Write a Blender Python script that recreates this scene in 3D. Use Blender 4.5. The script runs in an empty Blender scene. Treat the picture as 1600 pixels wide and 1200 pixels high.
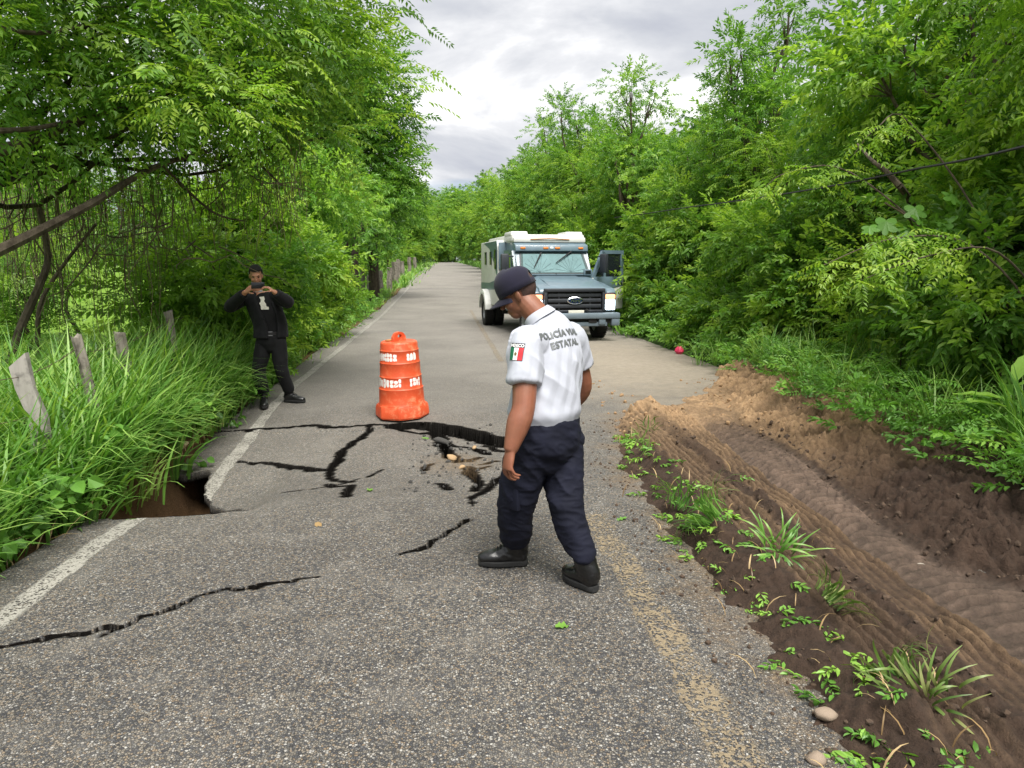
import bpy, bmesh, math, random
import numpy as np
from mathutils import Vector, Matrix
from mathutils.bvhtree import BVHTree

SC = bpy.context.scene
COL = SC.collection
# ---------------------------------------------------------------- camera, world, sun, exposure
F = 1110.0; CAM_H = 1.68; TH = math.atan(184 / F); PS = math.radians(5.42)
cd = bpy.data.cameras.new('camera'); cam = bpy.data.objects.new('camera', cd); COL.objects.link(cam)
cam.location = (0, 0, CAM_H); cam.rotation_euler = (math.pi / 2 - TH, 0, -PS)
cd.sensor_width = 36; cd.lens = F / 1600 * 36; cd.clip_start = 0.05; cd.clip_end = 3000
SC.camera = cam
SUN_EL, SUN_AZ = math.radians(60), math.radians(165)      # azimuth measured from +Y towards +X
W = bpy.data.worlds.new('World'); SC.world = W; W.use_nodes = True


def build_world():
    nt = W.node_tree; nt.nodes.clear(); N = nt.nodes.new; L = nt.links.new
    out = N('ShaderNodeOutputWorld'); bg = N('ShaderNodeBackground'); bg.inputs['Strength'].default_value = 0.054
    sky = N('ShaderNodeTexSky'); sky.sky_type = 'NISHITA'; sky.sun_disc = False
    sky.sun_elevation = SUN_EL; sky.sun_rotation = SUN_AZ; sky.dust_density = 1.5; sky.air_density = 1.0
    tc = N('ShaderNodeTexCoord'); sp = N('ShaderNodeSeparateXYZ'); L(tc.outputs['Generated'], sp.inputs[0])

    def m(op, a, b=None, c=None, clamp=False):
        n = N('ShaderNodeMath'); n.operation = op; n.use_clamp = clamp
        for i, v in enumerate((a, b, c)):
            if v is None: continue
            if isinstance(v, (int, float)): n.inputs[i].default_value = v
            else: L(v, n.inputs[i])
        return n.outputs[0]
    den = m('ADD', m('MAXIMUM', sp.outputs['Z'], 0.0), 0.16)
    cb = N('ShaderNodeCombineXYZ'); L(m('DIVIDE', sp.outputs['X'], den), cb.inputs[0]); L(m('DIVIDE', sp.outputs['Y'], den), cb.inputs[1])

    def noise(scale, detail, rough, off):
        mp = N('ShaderNodeMapping'); mp.inputs['Location'].default_value = off; L(cb.outputs[0], mp.inputs[0])
        n = N('ShaderNodeTexNoise'); n.inputs['Scale'].default_value = scale; n.inputs['Detail'].default_value = detail
        n.inputs['Roughness'].default_value = rough; n.inputs['Distortion'].default_value = 0.35
        L(mp.outputs[0], n.inputs['Vector']); return n.outputs['Fac']

    def ramp(f, pts):
        r = N('ShaderNodeValToRGB'); L(f, r.inputs[0]); e = r.color_ramp.elements
        while len(e) < len(pts): e.new(0.5)
        for el, (p, c) in zip(e, pts): el.position = p; el.color = tuple(c) + (1,)
        return r.outputs[0]
    n1 = noise(0.62, 6, 0.52, (3.1, 1.7, 0)); n2 = noise(1.15, 7, 0.55, (8.3, 4.2, 2))
    # cover: cloud almost everywhere, thinner low down where the blue shows
    low = m('MULTIPLY', m('SUBTRACT', sp.outputs['Z'], 0.02), 5.5, clamp=True)
    cov = m('MULTIPLY_ADD', m('ADD', n1, m('MULTIPLY', low, 0.34)), 5.0, -2.35, clamp=True)
    body = ramp(n2, [(0.32, (5.1, 5.35, 6.1)), (0.44, (6.6, 6.8, 7.3)), (0.52, (8.4, 8.5, 8.8)), (0.61, (12.0, 12.0, 12.0))])
    mx = N('ShaderNodeMixRGB'); L(cov, mx.inputs[0])
    bl = N('ShaderNodeMixRGB'); bl.blend_type = 'MULTIPLY'; bl.inputs[0].default_value = 1; L(sky.outputs[0], bl.inputs[1]); bl.inputs[2].default_value = (0.80, 0.97, 1.18, 1)
    L(bl.outputs[0], mx.inputs[1]); L(body, mx.inputs[2])
    L(mx.outputs[0], bg.inputs['Color']); L(bg.outputs[0], out.inputs[0])


build_world()
sl = bpy.data.lights.new('sun', 'SUN'); sl.energy = 3.7; sl.angle = math.radians(34); sl.color = (1.0, 0.97, 0.91)
sun = bpy.data.objects.new('sun', sl); COL.objects.link(sun)
sd = Vector((math.sin(SUN_AZ) * math.cos(SUN_EL), math.cos(SUN_AZ) * math.cos(SUN_EL), math.sin(SUN_EL)))
sun.rotation_euler = sd.to_track_quat('Z', 'Y').to_euler(); sun.location = sd * 60
SC.view_settings.view_transform = 'Standard'; SC.view_settings.look = 'None'
SC.view_settings.gamma = 1; SC.view_settings.use_curve_mapping = False
SC.view_settings.exposure = 1.0
SC.render.engine = 'CYCLES'
SC.cycles.max_bounces = 9; SC.cycles.diffuse_bounces = 6; SC.cycles.transmission_bounces = 6; SC.cycles.transparent_max_bounces = 8
SC.cycles.caustics_reflective = False; SC.cycles.caustics_refractive = False

# ---------------------------------------------------------------- numeric helpers
_f = np.array((math.sin(PS) * math.cos(TH), math.cos(PS) * math.cos(TH), -math.sin(TH)))
_r = np.array((math.cos(PS), -math.sin(PS), 0.0)); _u = np.cross(_r, _f)


def ray(px, py): return _f + (px - 800) / F * _r + (600 - py) / F * _u


def flat(px, py, z=0.0):
    d = ray(px, py); t = (z - CAM_H) / d[2]; return np.array((t * d[0], t * d[1], z))


def at(px, py, Y):
    d = ray(px, py); t = Y / d[1]; return np.array((t * d[0], Y, CAM_H + t * d[2]))


def _h(ix, iy, s):
    h = (ix.astype(np.int64) * 374761393 + iy.astype(np.int64) * 668265263 + s * 974711) & 0x7fffffff
    h = ((h ^ (h >> 13)) * 1274126177) & 0x7fffffff
    return ((h ^ (h >> 16)) & 0xffff) / 65535.0


def vn(x, y, s=0):
    x = np.asarray(x, float); y = np.asarray(y, float)
    ix = np.floor(x); iy = np.floor(y); fx = x - ix; fy = y - iy
    fx = fx * fx * fx * (fx * (fx * 6 - 15) + 10); fy = fy * fy * fy * (fy * (fy * 6 - 15) + 10)
    a = _h(ix, iy, s); b = _h(ix + 1, iy, s); c = _h(ix, iy + 1, s); d = _h(ix + 1, iy + 1, s)
    return (a + (b - a) * fx) * (1 - fy) + (c + (d - c) * fx) * fy


def fbm(x, y, o=4, s=0, g=0.5):
    t = 0; a = 1; n = 0
    for i in range(o):
        t = t + a * vn(x * 2 ** i + 17.3 * i, y * 2 ** i - 9.1 * i, s + i); n += a; a *= g
    return t / n


def vn3(p, s=0):
    return (vn(p[:, 0] + 0.37 * p[:, 2], p[:, 1] + p[:, 2] * 1.31, s) + vn(p[:, 2] + 5.2, p[:, 0] - 0.41 * p[:, 1], s + 7) + vn(p[:, 1] * 0.9 + 3.1, p[:, 2] * 1.1 - 1.7, s + 13)) / 3


def ss(a, b, x):
    t = np.clip((x - a) / (b - a), 0, 1); return t * t * (3 - 2 * t)


# ---------------------------------------------------------------- mesh helpers
def link(o, parent=None, label=None, cat=None, group=None, kind=None):
    COL.objects.link(o)
    if parent is not None: o.parent = parent
    if label: o['label'] = label
    if cat: o['category'] = cat
    if group: o['group'] = group
    if kind: o['kind'] = kind
    return o


def npmesh(name, v, f, mats=None, smooth=True, attrs=None, mi=None):
    v = np.asarray(v, np.float32); f = np.asarray(f, np.int32); k = f.shape[1]
    me = bpy.data.meshes.new(name)
    me.vertices.add(len(v)); me.vertices.foreach_set('co', v.ravel())
    me.loops.add(f.size); me.loops.foreach_set('vertex_index', f.ravel())
    me.polygons.add(len(f)); me.polygons.foreach_set('loop_start', np.arange(0, f.size, k, dtype=np.int32))
    me.polygons.foreach_set('use_smooth', np.full(len(f), smooth, bool))
    for m in (mats if isinstance(mats, (list, tuple)) else [mats]):
        if m is not None: me.materials.append(m)
    if mi is not None: me.polygons.foreach_set('material_index', np.asarray(mi, np.int32))
    for an, av in (attrs or {}).items():
        av = np.asarray(av, np.float32)
        if av.ndim == 1:
            a = me.attributes.new(an, 'FLOAT', 'POINT'); a.data.foreach_set('value', av)
        else:
            a = me.attributes.new(an, 'FLOAT_COLOR', 'POINT')
            c = np.ones((len(av), 4), np.float32); c[:, :3] = av[:, :3]; a.data.foreach_set('color', c.ravel())
    me.update(calc_edges=True); me.validate()
    return me


def npobj(name, v, f, mats=None, parent=None, smooth=True, attrs=None, mi=None, **kw):
    return link(bpy.data.objects.new(name, npmesh(name, v, f, mats, smooth, attrs, mi)), parent, **kw)


def empty(name, loc=(0, 0, 0), rz=0.0, **kw):
    o = bpy.data.objects.new(name, None); o.location = loc; o.rotation_euler = (0, 0, rz); o.empty_display_size = 0.2
    return link(o, None, **kw)


class MB:
    """collects shapes, builds ONE mesh object"""
    def __init__(s): s.bm = bmesh.new()

    def box(s, c, d, rot=None, bevel=0.0, seg=2, taper=None):
        r = bmesh.ops.create_cube(s.bm, size=1.0); vs = r['verts']
        M = Matrix.Translation(c) @ (rot.to_4x4() if rot is not None else Matrix.Identity(4)) @ Matrix.Diagonal((d[0], d[1], d[2], 1))
        if taper:
            for v in vs:
                if v.co.z > 0: v.co.x *= taper[0]; v.co.y *= taper[1]
        bmesh.ops.transform(s.bm, matrix=M, verts=vs)
        if bevel > 0:
            es = list({e for v in vs for e in v.link_edges})
            bmesh.ops.bevel(s.bm, geom=es, offset=bevel, segments=seg, affect='EDGES', profile=0.5)
        return s

    def cyl(s, a, b, r0, r1=None, n=16, cap=True):
        a = Vector(a); b = Vector(b); r1 = r0 if r1 is None else r1; d = b - a
        q = d.to_track_quat('Z', 'Y').to_matrix().to_4x4()
        bmesh.ops.create_cone(s.bm, cap_ends=cap, segments=n, radius1=r0, radius2=r1, depth=d.length, matrix=Matrix.Translation((a + b) / 2) @ q)
        return s

    def tube(s, pts, rad, n=8):
        pts = [Vector(p) for p in pts]; rings = []
        rad = rad if hasattr(rad, '__len__') else [rad] * len(pts)
        pu = None
        for i, p in enumerate(pts):
            t = (pts[min(i + 1, len(pts) - 1)] - pts[max(i - 1, 0)]).normalized()
            if pu is None: pu = t.orthogonal().normalized()
            pu = (pu - t * pu.dot(t)).normalized(); w = t.cross(pu)
            rings.append([s.bm.verts.new(p + (pu * math.cos(2 * math.pi * k / n) + w * math.sin(2 * math.pi * k / n)) * rad[i]) for k in range(n)])
        for a, b in zip(rings, rings[1:]):
            for k in range(n): s.bm.faces.new((a[k], a[(k + 1) % n], b[(k + 1) % n], b[k]))
        s.bm.faces.new(rings[0][::-1]); s.bm.faces.new(rings[-1])
        return s

    def rings(s, rs, cap=True, closed=True):
        """loft through rings (lists of points)"""
        R = [[s.bm.verts.new(Vector(p)) for p in r] for r in rs]; n = len(R[0])
        for a, b in zip(R, R[1:]):
            for k in range(n if closed else n - 1): s.bm.faces.new((a[k], a[(k + 1) % n], b[(k + 1) % n], b[k]))
        if cap: s.bm.faces.new(R[0][::-1]); s.bm.faces.new(R[-1])
        return s

    def prism(s, poly, axis, a, b, bevel=0.0):
        """polygon (2-D) extruded along axis index from a to b"""
        def p3(p, t):
            q = [0, 0, 0]; o = [i for i in range(3) if i != axis]; q[o[0]] = p[0]; q[o[1]] = p[1]; q[axis] = t; return q
        A = [s.bm.verts.new(p3(p, a)) for p in poly]; B = [s.bm.verts.new(p3(p, b)) for p in poly]; n = len(poly); fs = []
        fs.append(s.bm.faces.new(A)); fs.append(s.bm.faces.new(B[::-1]))
        for k in range(n): fs.append(s.bm.faces.new((A[k], B[k], B[(k + 1) % n], A[(k + 1) % n])))
        if bevel: bmesh.ops.bevel(s.bm, geom=list({e for f in fs for e in f.edges}), offset=bevel, segments=2, affect='EDGES', profile=0.5)
        return s

    def mesh(s, name, mat, smooth=False, angle=None):
        bmesh.ops.recalc_face_normals(s.bm, faces=s.bm.faces)
        me = bpy.data.meshes.new(name)
        if smooth or angle:
            for f in s.bm.faces: f.smooth = True
        if angle:
            for e in s.bm.edges:
                if len(e.link_faces) == 2 and e.calc_face_angle(0) > angle: e.smooth = False
        s.bm.to_mesh(me); s.bm.free()
        for m in (mat if isinstance(mat, (list, tuple)) else [mat]): me.materials.append(m)
        return me

    def build(s, name, mat, parent=None, smooth=False, angle=0.6, **kw):
        return link(bpy.data.objects.new(name, s.mesh(name, mat, smooth, angle)), parent, **kw)


# ---------------------------------------------------------------- materials
class Mat:
    """tiny node builder"""
    def __init__(s, name):
        s.m = bpy.data.materials.new(name); s.m.use_nodes = True; s.nt = s.m.node_tree
        s.N = s.nt.nodes.new; s.L = s.nt.links.new
        s.b = s.nt.nodes['Principled BSDF']; s.out = s.nt.nodes['Material Output']
        s.tc = None

    def obj(s):
        if s.tc is None: s.tc = s.N('ShaderNodeTexCoord')
        return s.tc.outputs['Object']

    def val(s, n, i, v):
        if isinstance(v, (int, float)): n.inputs[i].default_value = v
        elif isinstance(v, (tuple, list)): n.inputs[i].default_value = tuple(v) + ((1,) if len(v) == 3 and n.inputs[i].type == 'RGBA' else ())
        else: s.L(v, n.inputs[i])

    def math(s, op, a, b=None, c=None, clamp=False):
        n = s.N('ShaderNodeMath'); n.operation = op; n.use_clamp = clamp
        for i, v in enumerate((a, b, c)):
            if v is not None: s.val(n, i, v)
        return n.outputs[0]

    def map(s, scale=(1, 1, 1), loc=(0, 0, 0), v=None):
        n = s.N('ShaderNodeMapping'); n.inputs['Scale'].default_value = scale; n.inputs['Location'].default_value = loc
        s.L(v or s.obj(), n.inputs[0]); return n.outputs[0]

    def noise(s, scale, detail=4, rough=0.5, v=None, dist=0.0):
        n = s.N('ShaderNodeTexNoise'); n.inputs['Scale'].default_value = scale; n.inputs['Detail'].default_value = detail
        n.inputs['Roughness'].default_value = rough; n.inputs['Distortion'].default_value = dist; s.L(v or s.obj(), n.inputs['Vector']); return n.outputs['Fac']

    def voro(s, scale, feature='F1', v=None, rnd=1.0):
        n = s.N('ShaderNodeTexVoronoi'); n.feature = feature; n.inputs['Scale'].default_value = scale; n.inputs['Randomness'].default_value = rnd
        s.L(v or s.obj(), n.inputs['Vector']); return n

    def ramp(s, f, pts, interp='LINEAR'):
        n = s.N('ShaderNodeValToRGB'); n.color_ramp.interpolation = interp; s.L(f, n.inputs[0]); e = n.color_ramp.elements
        while len(e) < len(pts): e.new(0.5)
        for el, (p, c) in zip(e, pts): el.position = p; el.color = (c, c, c, 1) if isinstance(c, (int, float)) else tuple(c) + (1,)
        return n.outputs[0]

    def mix(s, f, a, b, mode='MIX'):
        n = s.N('ShaderNodeMixRGB'); n.blend_type = mode; s.val(n, 0, f); s.val(n, 1, a); s.val(n, 2, b); return n.outputs[0]

    def attr(s, name, out='Fac'):
        n = s.N('ShaderNodeAttribute'); n.attribute_name = name; return n.outputs[out]

    def rand(s):
        n = s.N('ShaderNodeObjectInfo'); return n.outputs['Random']

    def bump(s, h, strength=0.5, dist=0.01):
        n = s.N('ShaderNodeBump'); n.inputs['Strength'].default_value = strength; n.inputs['Distance'].default_value = dist
        s.L(h, n.inputs['Height']); s.L(n.outputs[0], s.b.inputs['Normal']); return s

    def set(s, **k):
        for n, v in k.items():
            s.val(s.b, {'color': 'Base Color', 'rough': 'Roughness', 'metal': 'Metallic', 'spec': 'Specular IOR Level', 'alpha': 'Alpha', 'trans': 'Transmission Weight', 'coat': 'Coat Weight', 'sheen': 'Sheen Weight', 'emit': 'Emission Color', 'emits': 'Emission Strength', 'sss': 'Subsurface Weight'}[n], v)
        return s


def simple(name, c, rough=0.6, var=0.15, scale=12.0, bump=0.0, bscale=60.0, metal=0.0, spec=0.5, coat=0.0, sheen=0.0):
    m = Mat(name); n = m.noise(scale, 5, 0.6)
    lo = tuple(x * (1 - var) for x in c); hi = tuple(min(1, x * (1 + var)) for x in c)
    m.set(color=m.ramp(n, [(0.3, lo), (0.7, hi)]), rough=rough, metal=metal, spec=spec, coat=coat, sheen=sheen)
    if bump: m.bump(m.noise(bscale, 4, 0.6), bump, 0.004)
    return m.m


def leaf_mat(name, lo, mid, hi, trans=0.48, rough=0.40):
    """leaf colour varies from spray to spray and from plant to plant"""
    m = Mat(name); t = m.attr('tint')
    f = m.math('ADD', m.math('MULTIPLY', t, 0.85), m.math('MULTIPLY', m.rand(), 0.15))
    c = m.ramp(f, [(0.1, lo), (0.55, mid), (0.95, hi)])
    m.set(color=c, rough=rough, spec=0.35)
    tr = m.N('ShaderNodeBsdfTranslucent'); c2 = m.mix(1.0, c, (1.25, 1.35, 0.55), 'MULTIPLY'); m.L(c2, tr.inputs['Color'])
    mx = m.N('ShaderNodeMixShader'); mx.inputs[0].default_value = trans
    m.L(m.b.outputs[0], mx.inputs[1]); m.L(tr.outputs[0], mx.inputs[2]); m.L(mx.outputs[0], m.out.inputs['Surface'])
    return m.m

# ================================================================ THE SETTING
def prof(y):
    return np.interp(y, [-60, 25, 40, 55, 90, 240, 420], [0, 0, 0.28, 0.75, 1.45, 3.0, 3.6])


CX = np.array([-2.6, -2.2, -1.77, -1.3, -0.95, -0.67, -0.35, -0.1, 0.15, 0.51, 0.9])
CY = np.array([7.9, 8.05, 7.95, 7.86, 7.72, 7.82, 7.85, 7.72, 7.45, 6.95, 6.6])


def slump(x, y):
    """sunken plate left of the centre of the road"""
    yc = np.interp(x, CX, CY)
    A = np.interp(x, [-3, -1.9, -1.3, -0.6, 0.1, 0.9], [1, 1, 0.62, 0.36, 0.17, 0.0])
    yl = y + 0.10 * ss(-1.6, -2.5, x) + 0.16 * (fbm(x * 4.5, x * 0 + 1.7, 4, 91) - 0.5)
    hl = np.interp(yl, [3.6, 4.5, 5.05, 5.10, 6.3, 6.9, 7.9, 8.1, 9.0, 10.5], [0, 0.02, 0.06, 0.35, 0.37, 0.27, 0.17, 0.14, 0.05, 0])
    hr = np.interp(y, [4.5, 5.1, 5.6, 6.2, 6.9, 7.9, 8.1, 9.0], [0, 0.07, 0.22, 0.30, 0.27, 0.17, 0.10, 0.0])
    y = y - 0.0
    k = ss(-1.62, -1.35, x); before = hl * (1 - k) + hr * k
    st = np.interp(x, [-2.6, -1.0, -0.55, -0.3, 0.3, 0.6, 0.85], [0.02, 0.025, 0.035, 0.075, 0.09, 0.07, 0.0])
    return -A * before - st * ss(-1.1, -0.05, y - yc) * (y < yc)


def roadz(x, y): return prof(y) + slump(x, y)


def gp(px, py, zoff=0.0):
    """point of the road surface seen at a pixel"""
    d = ray(px, py); t = 0.5
    for i in range(4000):
        t += 0.004 * (1 + t * 0.1); p = np.array((0, 0, CAM_H)) + d * t
        if p[2] < float(roadz(p[0], p[1])) + zoff: break
    return np.array((p[0], p[1], float(roadz(p[0], p[1])) + zoff))


CRACKS = [  # pixels along the crack, half-width in metres
    ([(324, 676), (345, 674), (390, 672), (429, 669), (474, 665), (510, 667), (545, 668), (573, 664), (589, 664)], [.006, .009, .013, .015, .017, .011, .015, .007, .012], .1),
    ([(589, 664), (609, 667), (633, 667), (651, 664), (674, 661), (690, 667), (706, 671), (731, 671), (752, 677), (771, 683), (787, 686), (815, 690)], [.012, .025, .03, .026, .024, .036, .034, .034, .04, .036, .036, .02], .16),
    ([(609, 668), (625, 672), (641, 675), (657, 678), (674, 676), (683, 682), (690, 692), (698, 702), (706, 714), (714, 721), (735, 720), (753, 715)], [.012, .018, .02, .024, .03, .034, .04, .036, .036, .036, .026, .008], .15),
    ([(666, 670), (677, 672), (688, 680), (698, 694), (711, 698), (731, 699), (747, 703), (760, 710)], [.012, .02, .03, .03, .034, .034, .036, .018], .14),
    ([(726, 731), (737, 737), (740, 746), (747, 757), (740, 767)], [.028, .03, .022, .018, .012], .1),
    ([(676, 757), (685, 757), (695, 759), (703, 765)], [.005, .012, .014, .008], .05),
    ([(664, 735), (666, 730), (674, 724)], [.008, .01, .006], .04),
    ([(748, 727), (760, 725), (773, 720)], [.006, .01, .008], .06),
    ([(736, 790), (740, 778), (755, 770), (776, 750), (795, 742)], [.003, .007, .008, .016, .01], .06),
    ([(740, 735), (752, 733), (765, 729)], [.005, .007, .005], .05),
    ([(755, 697), (768, 699), (785, 706)], [.008, .012, .014], .08),
    ([(375, 721), (385, 722), (410, 724), (450, 729), (480, 733), (513, 736), (525, 724), (535, 706), (555, 690), (572, 680), (576, 670), (573, 664)], [.004, .008, .014, .018, .026, .032, .03, .022, .016, .014, .009, .008], .1),
    ([(513, 738), (518, 746), (524, 751), (548, 753)], [.006, .006, .008, .013], .06),
    ([(512, 757), (522, 760), (545, 760), (540, 772), (543, 777)], [.012, .008, .013, .013, .005], .06),
    ([(-30, 1015), (0, 1010), (57, 1001), (114, 992), (166, 978), (192, 979), (219, 966), (284, 944), (306, 931), (341, 922), (367, 923), (394, 917), (437, 910), (494, 899)], [.004, .0045, .006, .0075, .009, .0115, .0115, .0095, .006, .006, .008, .009, .008, .002], .08),
    ([(166, 992), (180, 984), (192, 979)], [.001, .003, .005], .04),
    ([(632, 866), (650, 860), (668, 852), (690, 840), (715, 825), (735, 812)], [.010, .013, .011, .006, .007, .004], .035),
    ([(575, 746), (588, 739), (600, 733)], [.003, .005, .003], .03),
    ([(440, 770), (480, 765), (530, 757), (560, 748)], [.002, .003, .003, .002], .015),
]


def seg_dist(X, Y, P, Wd):
    """distance to a polyline and the half-width at the nearest point"""
    best = np.full(X.shape, 9.0); bw = np.zeros(X.shape)
    for (a, b, wa, wb) in zip(P[:-1], P[1:], Wd[:-1], Wd[1:]):
        d = b - a; l2 = max(d @ d, 1e-9)
        t = np.clip(((X - a[0]) * d[0] + (Y - a[1]) * d[1]) / l2, 0, 1)
        q = np.hypot(X - a[0] - t * d[0], Y - a[1] - t * d[1])
        k = q < best; best = np.where(k, q, best); bw = np.where(k, wa + (wb - wa) * t, bw)
    return best, bw


CRK = [(np.array([gp(*p)[:2] for p in pts]), np.array(w), dep) for pts, w, dep in CRACKS]


def cracks(X, Y):
    """crack depth and 'fresh break' mask"""
    sh = X.shape; x = X.ravel(); y = Y.ravel(); dz = np.zeros(x.shape); br = np.zeros(x.shape)
    j = (fbm(x * 13, y * 13, 2, 5) - 0.5); j2 = (fbm(x * 9, y * 9, 2, 9) - 0.5)
    for P, Wd, dep in CRK:
        lo = P.min(0) - 0.15; hi = P.max(0) + 0.15
        m = (x > lo[0]) & (x < hi[0]) & (y > lo[1]) & (y < hi[1])
        if not m.any(): continue
        xx = x[m] + j2[m] * 0.07; yy = y[m] + j[m] * 0.065
        d, w = seg_dist(xx, yy, P, Wd); w = (w * 1.08 + .0005) * (1 + 1.1 * j[m])
        g = 1 - ss(w * 0.8, w * 1.05 + 0.002, d)
        dz[m] = np.maximum(dz[m], dep * 2.4 * g); br[m] = np.maximum(br[m], 1 - ss(w * 1.1 + .007, w * 1.25 + 0.014, d))
    return dz.reshape(sh), br.reshape(sh)


def YL(x, y): return y + 0.10 * ss(-1.6, -2.5, x) + 0.16 * (fbm(x * 4.5, x * 0 + 1.7, 4, 91) - 0.5)


def in_hole(x, y):
    e = (fbm(x * 7, y * 7, 3, 31) - 0.5)
    xr = np.interp(y, [5.0, 5.6, 5.85, 6.1, 6.35, 6.7, 7.1], [-1.45, -1.55, -1.75, -2.02, -2.18, -2.26, -2.36])
    return (y + 0.10 * ss(-1.6, -2.5, x) + 0.16 * (fbm(x * 4.5, x * 0 + 1.7, 4, 91) - 0.5) > 5.085) & (y < 6.86 + (x + 2.3) * 0.5 + 0.1 * e) & (x < xr + 0.14 * e)


def grid(xs, ys):
    X, Y = np.meshgrid(xs, ys); n, m = X.shape
    i = np.arange(n * m).reshape(n, m)
    f = np.stack([i[:-1, :-1], i[:-1, 1:], i[1:, 1:], i[1:, :-1]], -1).reshape(-1, 4)
    return X, Y, f


# ---- materials of the ground
def asphalt_mat():
    m = Mat('asphalt_chip_seal'); o = m.obj()
    v = m.voro(104, 'F1'); e = m.voro(104, 'DISTANCE_TO_EDGE')
    sep = m.N('ShaderNodeSeparateColor'); m.L(v.outputs['Color'], sep.inputs[0])
    stone = m.ramp(sep.outputs[0], [(0.0, (.042, .042, .046)), (0.22, (.08, .08, .084)), (0.38, (.13, .126, .118)), (0.55, (.18, .16, .13)), (0.7, (.23, .205, .17)), (0.82, (.21, .155, .10)), (0.92, (.30, .285, .26)), (1.0, (.40, .385, .35))])
    gap = m.ramp(e.outputs['Distance'], [(0.0, 0.0), (0.16, 1.0)])
    col = m.mix(gap, (.05, .047, .043), stone)
    big = m.noise(0.55, 5, 0.6); mid = m.noise(2.6, 5, 0.65)
    col = m.mix(m.ramp(big, [(0.35, 0.42), (0.62, 0.0)]), col, m.mix(1.0, col, (.50, .50, .53), 'MULTIPLY'))
    col = m.mix(m.ramp(mid, [(0.5, 0.0), (0.75, 0.28)]), col, (.27, .25, .22))       # dust rubbed into the chippings
    sp0 = m.N('ShaderNodeSeparateXYZ'); m.L(o, sp0.inputs[0]); fy = m.math('MULTIPLY', m.math('SUBTRACT', sp0.outputs[1], 4.0), 0.12, clamp=True)
    col = m.mix(m.math('MULTIPLY', fy, m.math('MULTIPLY_ADD', big, 0.8, 0.15)), col, (.27, .25, .222))   # pale dust lying on the road beyond the break
    # dusty crossing of the right lane
    sp = m.N('ShaderNodeSeparateXYZ'); m.L(o, sp.inputs[0])
    dx = m.math('DIVIDE', m.math('SUBTRACT', sp.outputs[0], 3.5), 2.3); dy = m.math('DIVIDE', m.math('SUBTRACT', sp.outputs[1], 12.0), 5.2)
    rr = m.math('ADD', m.math('MULTIPLY', dx, dx), m.math('MULTIPLY', dy, dy))
    du = m.math('SUBTRACT', m.math('MULTIPLY_ADD', mid, 1.1, 0.55), rr, clamp=True)
    col = m.mix(m.math('MULTIPLY', du, 0.72), col, m.ramp(m.noise(9, 5, 0.7), [(0.3, (.28, .23, .17)), (0.7, (.39, .335, .26))]))
    # random darker bands stretched across the lane
    dk = m.noise(1.0, 3, 0.5, m.map((0.12, 0.5, 1), (4, 1.3, 0)))
    col = m.mix(m.ramp(dk, [(0.60, 0.0), (0.72, 0.35)]), col, (.10, .10, .10))
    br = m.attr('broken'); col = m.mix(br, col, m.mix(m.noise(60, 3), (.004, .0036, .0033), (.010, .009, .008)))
    so = m.attr('soil'); col = m.mix(m.math('MULTIPLY', so, m.ramp(m.noise(30, 4, 0.7), [(0.35, 0.2), (0.6, 1.0)])), col, m.ramp(m.noise(50, 4), [(0.3, (.09, .058, .033)), (0.7, (.27, .19, .11))]))
    m.set(color=col, rough=0.85, spec=m.math('MULTIPLY_ADD', br, -0.28, 0.28))
    h = m.math('MULTIPLY', gap, m.math('ADD', m.math('MULTIPLY', sep.outputs[1], 0.6), 0.5))
    m.bump(h, 0.75, 0.006); return m.m


def paint_mat(name, c, worn, opa=0.72):
    m = Mat(name); e = m.voro(88, 'DISTANCE_TO_EDGE'); v = m.voro(88, 'F1')
    sep = m.N('ShaderNodeSeparateColor'); m.L(v.outputs['Color'], sep.inputs[0])
    n = m.noise(5, 5, 0.7); n2 = m.noise(38, 3, 0.6)
    a = m.math('ADD', m.math('MULTIPLY', n, 0.9), m.math('MULTIPLY', sep.outputs[2], 0.5)); a = m.math('ADD', a, m.math('MULTIPLY', n2, 0.35))
    al = m.ramp(a, [(worn, 0.0), (worn + 0.12, 1.0)])
    cc = m.mix(m.ramp(n2, [(0.3, 0.0), (0.7, 1.0)]), tuple(x * 0.78 for x in c), c)
    cc = m.mix(m.ramp(e.outputs['Distance'], [(0.0, 0.5), (0.12, 0.0)]), cc, (.09, .085, .075))
    edge = m.attr('edge'); al = m.math('MULTIPLY', m.math('MULTIPLY', al, edge), opa)
    m.set(color=cc, rough=0.7, alpha=al); m.bump(e.outputs['Distance'], 0.6, 0.004); return m.m


def soil_mat(name):
    m = Mat(name); n = m.noise(26, 7, 0.7); c = m.attr('soilc', 'Color')
    col = m.mix(m.ramp(n, [(0.3, 0.75), (0.62, 0.0)]), c, m.mix(1.0, c, (.42, .40, .38), 'MULTIPLY'))
    col = m.mix(m.ramp(m.noise(95, 3, 0.7), [(0.55, 0.0), (0.75, 0.5)]), col, m.mix(1.0, c, (1.7, 1.6, 1.5), 'MULTIPLY'))
    wet = m.attr('wet'); m.set(color=col, rough=m.math('SUBTRACT', 0.95, m.math('MULTIPLY', wet, 0.30)), spec=0.3)
    m.bump(m.math('ADD', n, m.math('MULTIPLY', m.noise(120, 4, 0.7), 0.4)), 1.0, 0.022); return m.m


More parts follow.
